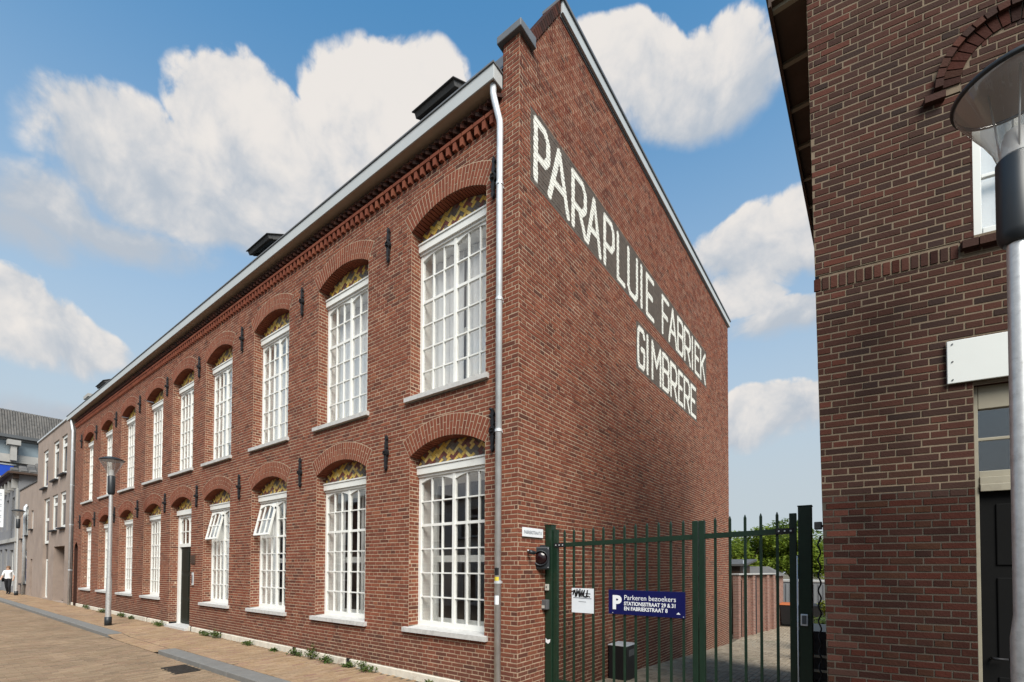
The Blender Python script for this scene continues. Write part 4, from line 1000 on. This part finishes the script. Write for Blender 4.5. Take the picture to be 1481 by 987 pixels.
tl=thing('traffic_light','black single lens traffic light on the gate post','traffic light',(.03,GY-.12,1.74),rad(26)); ms=MB(); ms.box(-.15,.09,-.13,-.03,0,.32); ms.box(-.02,.05,-.0295,.10,.1,.2); bb=bevel(ms.build('housing','dark_plastic',tl),.02)
ms=MB(); prof=[(.098,0),(.108,.0),(.108,.03),(.094,.03),(.092,.0)]; ms.lathe([(r,z) for r,z in prof],0,0,28); o=ms.build('lens_ring','dark_plastic',tl,True,loc=(-.03,-.131,.16)); o.rotation_euler=(math.pi/2,0,0)
ms=MB(); ms.lathe([(.093,.0),(.072,.016),(.04,.026),(.001,.03)],0,0,28); o=ms.build('lens','red_lens',tl,True,loc=(-.03,-.131,.16)); o.rotation_euler=(math.pi/2,0,0)
ms=MB(); ms.box(-.05,.03,-.06,.0,.316,.345); ms.build('bracket','dark_plastic',tl)
for (a,b) in ((-.135,.03),(.075,.03),(-.135,.29),(.075,.29)): ms=MB(); ms.tube([(a,-.13,b),(a,-.137,b)],.006,6); ms.build('screw','zinc',tl)
kb=thing('key_switch','small beige key switch on the gate post under the traffic light','switch',(.06,GY-.061,1.44)); ms=MB(); ms.box(-.035,.025,-.03,0,0,.09); bevel(ms.build('case','pale_box',kb),.006); ms=MB(); ms.tube([(-.005,-.03,.05),(-.005,-.034,.05)],.011,10); ms.build('lock','grey_box',kb)
ib=thing('gate_intercom','grey metal intercom box on the gate post below the key switch','intercom',(.05,GY-.061,1.17)); ms=MB(); ms.box(-.085,.04,-.07,0,0,.14); bevel(ms.build('case','grey_box',ib),.008); ms=MB(); ms.box(-.05,.0,-.074,-.0705,.02,.06); ms.build('label_plate','pale_box',ib)
st=thing('post_sticker','torn white sticker on the foot of the gate post','sticker',(.068,GY-.0615,.70)); ms=MB(); ms.poly([(-.04,0,0),(.0,-.001,-.02),(.03,0,.01),(.035,0,.05),(-.01,-.001,.035),(-.045,0,.06)]); ms.build('paper','sign_white',st)
sp_=thing('street_name_plate','small white street name plate screwed to the factory corner','name plate',(.012,.085,2.185),math.pi/2)
ms=MB(); ms.box(0,.50,-.014,0,0,.125); bevel(ms.build('plate','sign_white',sp_),.003); text('lettering','FABRIEKSTRAAT 8',.062,'faint_ink',sp_,(.025,-.0155,.042),rx,bold=.001,sx=.86)
sc_=thing('wall_camera','little black security camera on the corner bricks under the name plate','camera',(.01,.22,2.0),math.pi/2); ms=MB(); ms.tube([(0,0,0),(0,-.05,-.01)],.012,8); ms.build('arm','sign_white',sc_,True); ms=MB(); ms.tube([(-.03,-.05,-.02),(.05,-.075,-.035)],.028,12); ms.build('body','dark_plastic',sc_,True)
pb=thing('wall_bin','dark grey metal box bin standing at the foot of the side wall behind the gate','bin',(.20,2.95,za(2.95))); ms=MB(); ms.box(-.17,.17,-.22,.22,0,.60); bevel(ms.build('body','bin_black',pb),.01); ms=MB(); ms.box(-.18,.18,-.23,.23,.601,.62); bevel(ms.build('lid','zinc',pb),.008); ms=MB(); ms.box(.171,.175,-.12,.12,.42,.53); ms.build('slot','grey_box',pb)
# ================================================================== street lamps
def lamp(x,y,rim,label,group,rp=.05,z0=-.02):
    t=thing('street_lamp',label,'street lamp',(x,y,z0),0,group); h=rim-z0
    ms=MB(); ms.lathe([(rp*1.35,.0),(rp*1.35,1.35),(rp*1.02,1.5),(rp*.96,h-1.0)],0,0,24); ms.build('pole','pole_steel',t,True)
    ms=MB(); ms.lathe([(0,0),(rp*1.75,.0),(rp*1.75,.27),(rp*1.36,.275)],0,0,24); ms.build('base_sleeve','dark_plastic',t,True)
    K=.292; ms=MB(); ms.lathe([(rp*.9,h-1.03),(.066,h-1.025),(.086,h-.99),(.092,h-.95),(.092,h-.48),(.084,h-.47),(0,h-.47)],0,0,28); bevel(ms.build('collar','dark_plastic',t,True),.004)
    ms=MB(); ms.lathe([(.082,h-.47),(.088,h-.44),(.105,h-.38),(.15,h-.28),(.205,h-.18),(.252,h-.09),(.28,h-.035),(K-.004,h-.0)],0,0,48); ms.build('glass_bowl','lamp_glass',t,True)
    ms=MB(); ms.lathe([(K-.012,h-.010),(K+.006,h-.010),(K+.010,h+.012),(K+.002,h+.024),(K-.012,h+.016)],0,0,48); ms.build('rim','dark_plastic',t,True)
    ms=MB(); ms.lathe([(K-.006,h+.0),(K*.85,h+.05),(K*.5,h+.09),(.0,h+.105)],0,0,40); ms.lathe([(K-.013,h+.001),(K*.8,h+.035),(K*.45,h+.065),(.0,h+.075)],0,0,40,1); ms.build('canopy',['dark_plastic','soffit_paint'],t,True)
    ms=MB(); ms.lathe([(.076,h-.46),(.06,h-.34),(.045,h-.29),(0,h-.28)],0,0,20); ms.build('lamp_reflector','sign_white',t,True)
    for k in range(3):
        a=2*math.pi*k/3+.6; ms=MB(); ms.tube([(.066*math.cos(a),.066*math.sin(a),h-.46),(.09*math.cos(a),.09*math.sin(a),h-.2),(.12*math.cos(a),.12*math.sin(a),h+.05)],.005,6); ms.build('stay','zinc',t,True)
    return t
lamp(4.461,-.708,4.88,'tall street lamp with glass bowl in front of the dark brick house','street lamps with glass bowls',.05)
lamp(-14.25,-1.05,4.92,'street lamp with glass bowl on the pavement near the green door','street lamps with glass bowls')
lamp(-36.4,-.42,5.0,'far street lamp with glass bowl in front of the brown rendered house','street lamps with glass bowls')
# ================================================================== neighbours down the street
def holes(mb,x0,x1,z0,z1,H,y=0.,dep=.18,m=0,mr=0):
    X=sorted({x0,x1}|{h[0] for h in H}|{h[1] for h in H}); Z=sorted({z0,z1}|{h[2] for h in H}|{h[3] for h in H})
    for a,b in zip(X,X[1:]):
        for c,d in zip(Z,Z[1:]):
            if any(h[0]<=a and b<=h[1] and h[2]<=c and d<=h[3] for h in H): continue
            mb.quad((a,y,c),(b,y,c),(b,y,d),(a,y,d),m)
    for (a,b,c,d) in H:
        mb.quad((a,y,c),(a,y+dep,c),(a,y+dep,d),(a,y,d),mr); mb.quad((b,y+dep,c),(b,y,c),(b,y,d),(b,y+dep,d),mr); mb.quad((a,y,d),(a,y+dep,d),(b,y+dep,d),(b,y,d),mr); mb.quad((a,y+dep,c),(a,y,c),(b,y,c),(b,y+dep,c),mr)
def win(par,a,b,c,d,y=.14,mt='white_paint',gl='glass_dark',t=.07,tr=None,name='window',sill=True):
    ms=MB(); ms.box(a,a+t,y,y+.06,c,d); ms.box(b-t,b,y,y+.06,c,d); ms.box(a+t,b-t,y,y+.06,c,c+t); ms.box(a+t,b-t,y,y+.06,d-t,d)
    if tr: ms.box(a+t,b-t,y,y+.06,d-tr,d-tr+t)
    o=ms.build(name,mt,par); ms=MB(); ms.box(a+t,b-t,y+.03,y+.035,c+t,d-t); ms.build('pane',gl,o)
    if sill: ms=MB(); ms.box(a-.04,b+.04,y-.19,y,c-.07,c-.001); ms.build('sill','iron',o)
    return o
h1=thing('brown_rendered_house','tall brown rendered house with narrow white windows adjoining the factory','house')
H=[(-32.2,-30.95,5.95,8.0),(-29.6,-28.35,6.1,8.1),(-27.75,-26.55,6.2,8.1),(-29.6,-28.35,3.55,5.35),(-27.75,-26.55,3.6,5.35),(-31.75,-30.3,.05,5.35),(-29.0,-26.55,.0,2.72)]
ms=MB(); holes(ms,-33.8,-25.02,-.05,8.75,H,dep=.3); ms.quad((-33.8,0,0),(-33.8,6,0),(-33.8,6,8.75),(-33.8,0,8.75)); ms.quad((-25.02,0,7),(-25.02,6,7),(-25.02,6,8.75),(-25.02,0,8.75)); w1=ms.build('wall','render_brown',h1)
ms=MB(); ms.box(-33.85,-24.99,-.05,.25,8.751,8.83); ms.build('roof_edge','zinc',h1)
ms=MB(); ms.quad((-33.8,.0,8.74),(-25.02,0,8.74),(-25.02,6,8.74),(-33.8,6,8.74)); ms.build('roof','roof_lead',h1)
mb=MB(); mb.box(-27.4,-26.7,.8,1.3,8.7,10.1); mb.box(-27.5,-26.6,.7,1.4,10.101,10.25); mb.build('chimney','concrete',h1)
for q in H[:5]: win(h1,*q,tr=.55,t=.14,y=.05)
win(h1,-31.75,-30.3,2.95,5.35,tr=1.2,sill=False,t=.14,y=.07); win(h1,-31.75,-30.3,.05,2.1,mt='white_paint',name='door',sill=False); ms=MB(); ms.box(-31.75,-30.3,.14,.18,2.101,2.949); ms.build('spandrel','glass_dark',h1)
ms=MB(); ms.box(-29.0,-26.55,1.2,1.24,0,2.72); ms.build('garage_door','grey_box',h1); ms=MB(); ms.quad((-29,.3,0),(-29,1.2,0),(-29,1.2,2.72),(-29,.3,2.72)); ms.quad((-26.55,.3,0),(-26.55,1.2,0),(-26.55,1.2,2.72),(-26.55,.3,2.72)); ms.quad((-29,.3,2.72),(-26.55,.3,2.72),(-26.55,1.2,2.72),(-29,1.2,2.72)); ms.build('garage_lining','render_brown',h1)
h2=thing('low_brown_house','lower brown rendered house with pale downpipe beyond the tall rendered one','house')
H=[(-38.8,-38.05,3.45,5.2),(-37.4,-36.4,3.6,5.35),(-35.5,-34.8,3.9,5.0),(-38.6,-36.6,.65,2.7),(-35.4,-34.75,.0,2.15)]
ms=MB(); holes(ms,-39.6,-33.81,-.05,6.55,H); ms.quad((-39.6,0,6),(-39.6,5,6),(-39.6,5,6.55),(-39.6,0,6.55)); ms.quad((-39.6,.0,6.54),(-33.81,0,6.54),(-33.81,5,6.54),(-39.6,5,6.54)); ms.build('wall','render_brown',h2)
ms=MB(); ms.box(-39.6,-33.82,-.04,.2,6.551,6.62); ms.build('roof_edge','roof_lead',h2)
for q in H[:4]: win(h2,*q,tr=.5,t=.12,y=.07)
ms=MB(); ms.box(-35.4,-34.75,.1,.15,.0,2.15); ms.build('door','brown_wood',h2)
ms=MB(); ms.tube([(-36.9,-.07,.0),(-36.9,-.07,5.3),(-36.9,.02,5.45)],.09,12); ms.build('downpipe','zinc',h2,True)
h3=thing('old_cornice_house','old grey shop house with bracketed cornice and tiled hip roof','house')
H=[(-47.3,-46.0,.2,2.9),(-44.9,-43.6,.2,2.9),(-42.4,-41.0,.4,2.8),(-47.2,-46.2,4.2,6.3),(-44.5,-43.5,4.2,6.3),(-42.0,-41.0,4.2,6.3)]
ms=MB(); holes(ms,-49,-39.61,-.05,7.6,H,y=-.08); ms.quad((-39.61,-.08,0),(-39.61,7,0),(-39.61,7,7.7),(-39.61,-.08,7.7)); ms.build('wall','render_grey',h3)
for q in H: win(h3,*q,y=.05,tr=.6,sill=False)
ms=MB(); ms.box(-49,-39.5,-.20,-.085,3.3,3.55); ms.build('shop_cornice','concrete',h3)
ms=MB(); ms.box(-49.4,-39.2,-.6,7,7.62,7.74); ms.box(-49.3,-39.45,-.35,-.082,7.35,7.615); ms.build('eave','brown_wood',h3)
for x in (-40.0,-41.6,-43.2,-44.8,-46.4,-48):
    ms=MB(); ms.prism([(x-.15,6.75),(x+.15,6.75),(x+.2,7.34),(x-.2,7.34)],-.34,-.083); ms.build('cornice_bracket','concrete',h3)
ms=MB(); ms.box(-39.95,-39.6,-.16,-.081,0,6.74); ms.build('pilaster','concrete',h3)
# pantiles on the hip facing us
for r in range(9):
    for k in range(16):
        yy=-.5+k*.42; z=7.76+r*.2; xx=-39.25-r*.34
        if yy+.42>6.8-r*.25 or yy<-.5+r*.33: continue
        ms=MB(); ms.hexa([(xx,yy+.01,z),(xx-.36,yy+.01,z+.2),(xx-.36,yy+.40,z+.2),(xx,yy+.40,z),(xx+.03,yy+.06,z+.07),(xx-.33,yy+.06,z+.27),(xx-.33,yy+.35,z+.27),(xx+.03,yy+.35,z+.07)])
        ms.build('roof_tile','roof_tile',h3)
ms=MB(); ms.poly([(-39.2,-.6,7.745),(-39.2,7,7.745),(-42.6,4,9.7),(-42.6,3.0,9.7)]); ms.poly([(-49.4,-.6,7.745),(-39.2,-.6,7.745),(-42.6,3.0,9.7),(-47,3,9.7)]); ms.build('roof','roof_tile',h3)
vs=thing('vertical_shop_sign','narrow white vertical shop sign hanging from the old cornice house','sign',(-41.3,-.5,4.25)); ms=MB(); ms.box(-.06,.06,-.42,-.02,0,2.5); bevel(ms.build('panel','sign_white',vs),.02)
for k in range(9):
    z=2.2-k*.24; ms=MB(); ms.box(.061,.066,-.30,-.25,z,z+.17); ms.box(.061,.066,-.249,-.14,z+(.0,.13,.06)[k%3],z+(.035,.165,.095)[k%3]); ms.build('lettering','faint_ink',vs)
# office block closing the view
ob=thing('office_block','large office block with grey tiled roof, glass band and blue panels behind the old houses','office building',(-52,0,0))
ms=MB(); ms.quad((0,-12,0),(0,14,0),(0,14,10.2),(0,-12,10.2)); ms.box(-9,0,-12,14,12.05,12.2); ms.build('wall','render_grey',ob)
ms=MB(); ms.box(-.05,.25,-12,14,10.2,10.85); ms.build('parapet','concrete',ob)
ms=MB(); ms.box(-.3,-.25,-12,14,10.85,12.05); ms.build('window_band','glass_blue',ob)
for k in range(20): ms=MB(); ms.box(-.25,-.17,-11.5+k*1.27,-11.42+k*1.27,10.851,12.049); ms.build('mullion','grey_box',ob)
ms=MB(); ms.box(-.05,.35,-12,14,12.2,12.45); ms.build('roof_gutter','grey_box',ob)
tiles=MB(); tn=0
for r in range(14):
    for k in range(76):
        yy=-3.2+k*.155; z=12.45+r*.165; xx=.2-r*.10
        tiles.hexa([(xx,yy+.008,z),(xx-.1,yy+.008,z+.18),(xx-.1,yy+.147,z+.18),(xx,yy+.147,z),(xx+.04,yy+.03,z+.02),(xx-.06,yy+.03,z+.2),(xx-.06,yy+.125,z+.2),(xx+.04,yy+.125,z+.02)])
o=tiles.build('roof_tiles','roof_tile',ob); tag(o,kind='stuff')
ms=MB(); ms.quad((.2,-12,12.44),(.2,14,12.44),(-1.25,14,14.75),(-1.25,-12,14.75)); ms.quad((-1.25,-12,14.75),(-1.25,14,14.75),(-9,14,14.75),(-9,-12,14.75)); ms.build('roof','roof_lead',ob)
for r in range(9):
    for k in range(4):
        if (r,k) in ((2,1),(5,2)): continue
        ms=MB(); ms.box(.02,.08,-3.0+k*1.02,-2.05+k*1.02,.4+r*1.08,1.3+r*1.08); ms.build('blue_panel','panel_blue',ob)
    ms=MB(); ms.box(.01,.12,-3.2,1.15,1.3+r*1.08+.03,1.3+r*1.08+.15); ms.build('floor_band','fascia_white',ob)
ms=MB(); ms.box(.3,.75,.75,1.1,10.3,11.9); ms.box(.15,.9,.55,1.3,11.55,11.95); ms.build('chimney','concrete',ob)
# ================================================================== pedestrian
def person(x,y,face):
    t=thing('person','person in white short sleeved top and dark trousers walking past the brown rendered house','person',(x,y,0),face)
    V=[(0,0,.92),(0,0,1.10),(0,.01,1.30),(0,.0,1.42),(0,-.02,1.50),(0,-.03,1.58),(0,-.03,1.66),
       (.09,0,.90),(.10,-.10,.50),(.10,-.02,.10),(.10,-.16,.04),(-.09,0,.90),(-.10,.06,.50),(-.10,.20,.13),(-.10,.10,.05),
       (.18,0,1.40),(.25,.06,1.14),(.26,-.06,.92),(.25,-.11,.82),(-.18,0,1.40),(-.25,-.02,1.13),(-.26,-.16,.96),(-.25,-.22,.88)]
    Ed=[(0,1),(1,2),(2,3),(3,4),(4,5),(5,6),(0,7),(7,8),(8,9),(9,10),(0,11),(11,12),(12,13),(13,14),(3,15),(15,16),(16,17),(17,18),(3,19),(19,20),(20,21),(21,22)]
    Rr=[.16,.14,.17,.13,.06,.085,.075,.105,.075,.045,.04,.105,.075,.045,.04,.07,.05,.038,.032,.07,.05,.038,.032]
    me=bpy.data.meshes.new('body'); me.from_pydata(V,Ed,[]); o=link('body',me,t)
    for m in ('dark_cloth','white_cloth','skin'): me.materials.append(MT[m])
    s=o.modifiers.new('skin','SKIN'); sv=me.skin_vertices[0].data
    for k,r in enumerate(Rr): sv[k].radius=(r,r*.8,) if k in(0,1,2) else (r,r)
    sv[0].use_root=True; u=o.modifiers.new('sub','SUBSURF'); u.levels=u.render_levels=2
    dg_=bpy.context.evaluated_depsgraph_get(); m2=bpy.data.meshes.new_from_object(o.evaluated_get(dg_)); o.modifiers.clear(); o.data=m2
    m2.materials.clear()
    for m in ('dark_cloth','white_cloth','skin'): m2.materials.append(MT[m])
    for p in m2.polygons:
        c=p.center; p.use_smooth=True
        p.material_index=2 if (c.z>1.47 or (abs(c.x)>.2 and c.z<1.17 and c.z>.8)) else (1 if c.z>.98 else 0)
    ms=MB(); ms.lathe([(.0,1.745),(.055,1.735),(.09,1.69),(.098,1.63),(.092,1.56),(.07,1.52)],0,.0,14); ms.build('hair','hair_brown',t,True)
    ms=MB(); ms.box(-.30,-.24,-.02,.24,.78,1.02); b=bevel(ms.build('shoulder_bag','dark_cloth',t),.03); return t
person(-37.7,-.62,rad(60))
# ================================================================== behind the gate
gw=thing('garden_wall','low brick garden wall with stepped piers along the drive behind the factory','garden wall',(-.06,14.0,-.86),math.atan2(.66,4.15)*-1)
w3=Wall((0,0,0),(0,1,0),(1,0,0)); w3.fill(-.12,2.37,lambda z:[(0,.30),(.62,4.3)] if z<2.2 else [(0,4.3)]); ms=MB()
for b in w3.bricks: w3.emit(ms,b)
wo_=w3.mortar.build('wall','pale_mortar',gw); tag(ms.build('brickwork','garden_brick',gw),kind='stuff')
for (a,b) in ((.0,.24),(.70,.95),(1.55,1.8),(3.25,3.5),(4.05,4.3)):
    ms=MB(); ms.box(-.1,.10,a,b,-.1,2.36); ms.build('pier','pier_brick',gw)
for (a,b) in ((-.03,.55),(.552,1.2),(1.202,2.0),(2.002,2.8),(2.802,3.6),(3.602,4.35)): ms=MB(); ms.box(-.16,.14,a,b,2.375,2.43); bevel(ms.build('coping_stone','concrete',gw),.008)
ms=MB(); ms.box(.012,.06,1.81,2.06,-.05,2.3); ms.build('dark_slab','bin_black',gw)  # plain dark slab on the wall face beside a pier
sh_=thing('shed','dark timber lean-to shed roof rising above the garden wall','shed',(-.3,15.2,-.86)); 
ms=MB(); ms.box(-2.2,.15,.1,.16,0,2.75); ms.box(.1,.15,.16,2.2,0,2.75); ms.build('wall','brown_wood',sh_)
ms=MB(); ms.hexa([(-2.4,-.1,2.72),(.4,-.1,2.72),(.4,2.4,2.95),(-2.4,2.4,2.95),(-2.4,-.1,2.80),(.4,-.1,2.80),(.4,2.4,3.03),(-2.4,2.4,3.03)]); ms.build('roof','roof_lead',sh_)
ms=MB(); ms.tube([(.3,.1,2.1),(.3,.1,2.95)],.05,10); ms.build('vent_pipe','zinc',sh_,True)
hr=thing('tiled_outhouse','small outhouse with grey tiled roof beyond the garden wall','outhouse',(.55,17.0,-.86)); ms=MB(); ms.box(-1.6,.15,1.5,4,0,2.3); ms.build('wall','house_brick',hr)
ms=MB(); ms.hexa([(-1.8,1.3,2.3),(.3,1.3,2.3),(.3,3.9,2.3),(-1.8,3.9,2.3),(-1.8,2.4,2.72),(-.3,2.4,2.72),(-.3,2.8,2.72),(-1.8,2.8,2.72)]); ms.build('roof','roof_tile',hr)
gb=thing('white_gable_house','pale gabled house peeping out behind the far corner of the factory','house',(-3.75,19.2,-.86)); ms=MB(); ms.prism([(-5,0),(.9,0),(.9,4.6),(-2.0,8.2),(-5,4.6)],0,6); ms.build('wall','house_brick',gb); ms=MB(); ms.hexa([(.75,-.15,4.55),(1.05,-.15,4.45),(1.05,6,4.45),(.75,6,4.55),(-2.05,-.15,8.15),(-2.0,-.15,8.45),(-2.0,6,8.45),(-2.05,6,8.15)]); ms.build('verge','fascia_white',gb)
ct=thing('steel_container','grey steel container with a blue notice at the end of the drive','container',(.2,22.6,-.86)); ms=MB(); ms.box(0,3.4,0,2.2,.0,1.95); 
for k in range(17): ms.box(.03+k*.2,.12+k*.2,-.03,-.001,.1,1.85)
bevel(ms.build('body','container_grey',ct),.01); ms=MB(); ms.box(-.03,3.43,-.04,2.2,1.951,2.04); ms.build('top_rail','concrete',ct); ms=MB(); ms.box(.66,.88,-.05,-.035,1.03,1.43); nn_=ms.build('notice','sign_white',ct); ms=MB(); ms.box(.68,.86,-.054,-.051,1.06,1.26); ms.build('notice_print','panel_blue',nn_)
def bin2(x,y,lid,label):
    t=thing('wheelie_bin',label,'wheelie bin',(x,y,-.86)); ms=MB(); ms.hexa([(-.22,-.26,.05),(.22,-.26,.05),(.22,.26,.05),(-.22,.26,.05),(-.28,-.33,.95),(.28,-.33,.95),(.28,.33,.95),(-.28,.33,.95)]); bevel(ms.build('body','bin_black',t),.03); ms=MB(); ms.hexa([(-.3,-.36,.951),(.3,-.36,.951),(.3,.36,.951),(-.3,.36,.951),(-.26,-.3,1.03),(.26,-.3,1.03),(.26,.36,1.05),(-.26,.36,1.05)]); bevel(ms.build('lid',lid,t),.02)
    for s in (-.2,.2): ms=MB(); ms.tube([(s-.03,.26,.1),(s+.03,.26,.1)],.1,14); ms.build('wheel','dark_plastic',t,True)
bin2(.98,19.9,'orange','black wheelie bin with orange lid in front of the grey container'); bin2(1.6,20.0,'grey_box','black wheelie bin with grey lid beside the orange lidded one'); bin2(2.25,19.9,'bin_black','all black wheelie bin at the end of the drive row')
lt=thing('low_trailer','low dark flat trailer with pale boards beside the tall gate post','trailer',(2.95,4.7,za(4.7))); ms=MB(); ms.box(-.18,1.4,-.4,.9,.25,1.05); ms.build('body','bin_black',lt)
for z in (.38,.62): ms=MB(); ms.box(-.19,-.10,-.43,-.401,z,z+.05); ms.box(-.10,1.3,-.43,-.401,z,z+.04); ms.build('pale_board','old_paint',lt)
for (a,b) in ((.2,-.3),(1.0,-.3),(.2,.8),(1.0,.8)): ms=MB(); ms.tube([(a,b-.05,.2),(a,b+.05,.2)],.2,16); ms.build('wheel','dark_plastic',lt,True)
# parked van glimpsed beyond
cv=thing('parked_car','white car parked far down behind the gate','car',(4.2,13.2,-.86),rad(90))
ms=MB(); ms.prism([(-2.,.3),(2.,.3),(2.05,.7),(1.3,.85),(.7,1.38),(-1.3,1.40),(-1.95,.95)],-.8,.8); bevel(ms.build('body','white_board',cv),.08,3); ms=MB(); ms.prism([(1.1,.9),(.62,1.32),(-1.2,1.33),(-1.6,.95)],-.805,.805); ms.build('windows','glass_dark',cv)
for (a,b) in ((-1.3,-.78),(1.3,-.78),(-1.3,.78),(1.3,.78)): ms=MB(); ms.tube([(a,b-.1,.31),(a,b+.1,.31)],.31,18); ms.build('wheel','dark_plastic',cv,True)
# ---- trees and shrubs
def tree(name,label,x,y,z,h,rx,cz,rzz,n,mt,sz,seed,trunk=True,cat='tree',group=None,blobs=14):
    q=random.Random(seed); t=thing(name,label,cat,(x,y,z),0,group)
    lobes=[]
    for _ in range(blobs):
        while True:
            p=Vector((q.uniform(-1,1),q.uniform(-1,1),q.uniform(-1,1)))
            if p.length<1: break
        lobes.append((Vector((p.x*rx*.75,p.y*rx*.75,cz+p.z*rzz*.8)),q.uniform(.28,.5)*rx))
    ms=MB()
    for _ in range(n):
        c,r=q.choice(lobes); d=Vector((q.gauss(0,1),q.gauss(0,1),q.gauss(0,1))).normalized()*r*(q.random()**.35)
        d.z*=.7; p=c+d; u=Vector((q.gauss(0,1),q.gauss(0,1),q.gauss(0,.5))).normalized(); v=u.cross(Vector((q.gauss(0,.5),q.gauss(0,.5),1))).normalized()
        s=sz*q.uniform(.6,1.3); i=len(ms.v); ms.v+=[tuple(p-u*s),tuple(p+v*s*.45),tuple(p+u*s),tuple(p-v*s*.45)]; ms.f.append((i,i+1,i+2,i+3)); ms.m.append(0); ms.a.append(0)
    tag(ms.build('crown' if trunk else 'leaves',mt,t),kind=None)
    if trunk:
        ms=MB(); ms.tube([(0,0,-.1),(.05,0,h*.25),(-.04,.05,h*.5),(.0,0,h*.78)],[.16,.12,.09,.03],9)
        for c,r in lobes[:8]: ms.tube([(0,0,h*.28),tuple((Vector((0,0,h*.45))+c)*.5),tuple(c)],[.07,.045,.012],6)
        ms.build('trunk','bark',t,True)
    return t
tree('leafy_tree','bright green leafy tree standing over the garden wall behind the factory',-2.0,26.5,-.86,5.2,2.4,3.6,1.9,14000,'leaf_tree',.11,1,blobs=20)
tree('leafy_tree','rounded mid green tree between the shed and the grey container',.9,27.5,-.86,5.2,2.4,3.5,1.9,14000,'leaf_tree',.11,12,blobs=20)
tree('leafy_tree','pale green tree seen through the gap beside the tall gate post',3.6,29,-.86,6.4,2.0,3.9,2.0,11000,'leaf_tree',.11,3,blobs=18)
tree('leafy_tree','broad dark green tree at the back of the yard behind the container',-.5,36,-.86,7.0,3.0,4.2,2.0,11000,'leaf_dark',.14,4,blobs=20)
tree('garden_shrub','yellow green shrub low beside the tall gate post',3.1,12.5,-.86,1.6,.75,1.1,.75,2600,'leaf_yellow',.07,5,False,'shrub')
tree('garden_shrub','dark green shrub in front of the parked white car',3.0,9.4,-.7,1.2,.5,.95,.4,1500,'leaf_weed',.06,6,False,'shrub')
# weeds along the foot of the wall
WD=[(-.62,.22,.10),(-1.55,.12,.08),(-3.05,.30,.22),(-3.6,.16,.10),(-4.25,.26,.16),(-4.75,.20,.34),(-5.3,.28,.16),(-6.2,.14,.07),(-7.35,.20,.10),(-9.15,.42,.26),(-9.75,.30,.16),(-13.0,.5,.16),(-15.8,.16,.10),(-16.7,.36,.22),(-19.2,.35,.20),(-21.6,.34,.26)]
WL=['tiny weed tuft at the plinth next to the near downpipe','flat little weed at the plinth under the window nearest the gate','low green weed at the plinth between the two windows nearest the gate','small weed beside a black plinth vent','spreading weed at the plinth under the second window from the gate','tall thin weed with bare stalks at the plinth','bushy weed at the plinth beside the tall stalked one','tiny weed tuft in the paving under the third window from the gate','little weed at the plinth under an open sash window','big dark green weed beside a black plinth vent near the green door','leafy weed at the plinth between the big weed and the green door','wide weed growing beside the step of the green door','tiny weed at the plinth beyond the green door','round weed at the plinth behind the street lamp','weed at the plinth beyond the street lamp','upright weed at the plinth near the blind niche']
for k,((x,r,h),lb_) in enumerate(zip(WD,WL)):
    q=random.Random(40+k); t=thing('weed',lb_,'weed',(x,-.10,0),0); ms=MB()
    ns=int(10+50*r)
    for s in range(ns):
        a=q.uniform(0,math.pi*2); L=r*q.random()**.6; hx=h*q.uniform(.4,1)*(1.1-L/r*.5); bx,by=q.uniform(-.3,.3)*r,q.uniform(-.04,.03); ex,ey=bx+L*math.cos(a),by-abs(L*math.sin(a))*.5
        for m in range(7):
            f=q.uniform(.25,1); p=Vector((bx+(ex-bx)*f,by+(ey-by)*f,hx*f**.7)); u=Vector((q.gauss(0,1),q.gauss(0,1),q.gauss(0,.6))).normalized(); v=u.cross(Vector((q.gauss(0,.6),q.gauss(0,.6),1))).normalized(); sz=q.uniform(.018,.036)
            i=len(ms.v); ms.v+=[tuple(p),tuple(p+u*sz+v*sz*.5),tuple(p+u*sz*2),tuple(p+u*sz-v*sz*.5)]; ms.f.append((i,i+1,i+2,i+3)); ms.m.append(0); ms.a.append(0)
        i=len(ms.v); w=.003; ms.v+=[(bx-w,by,0),(bx+w,by,0),(ex,ey,hx)]; ms.f.append((i,i+1,i+2)); ms.m.append(0); ms.a.append(0)
    ms.build('leaves','leaf_weed',t)

# ================================================================== houses across the street (mirrored in the factory windows)
ACR=[(-.4,9,5.8,'house_brick','long red brick row house across the street opposite the dark house'),(-30,-23,5.2,'render_brown','brown rendered row house across the street with a flat roof'),(-22.9,-15,5.6,'house_brick','red brick row house across the street with white sashes'),(-14.9,-8,5.0,'white_board','white plastered row house across the street with five openings'),(-7.9,-.5,5.5,'house_brick','red brick row house across the street beside the open yard')]
for (xa,xb,zh,m,lb_) in ACR:
    t=thing('row_house',lb_,'house',((xa+xb)/2,-11.2,0),math.pi,'row houses across the street'); w=(xb-xa)/2; H=[]
    n=3
    for k in range(n):
        c=-w+2*w*(k+.5)/n; H+=[(c-.55,c+.55,3.1,4.6)]; H+=[(c-.6,c+.6,.8,2.5)] if k!=1 else [(c-.5,c+.5,.0,2.4)]
    ms=MB(); holes(ms,-w,w,-.06,zh,H); ms.quad((-w,0,0),(-w,6,0),(-w,6,zh),(-w,0,zh)); ms.quad((w,0,0),(w,6,0),(w,6,zh),(w,0,zh)); ms.build('wall',m,t)
    ms=MB(); ms.box(-w,w,-.12,6,zh+.001,zh+.16); ms.build('roof','roof_lead',t)
    for q in H: win(t,*q,tr=.5,t=.1,y=.08,name='window' if q[2]>.01 else 'door')
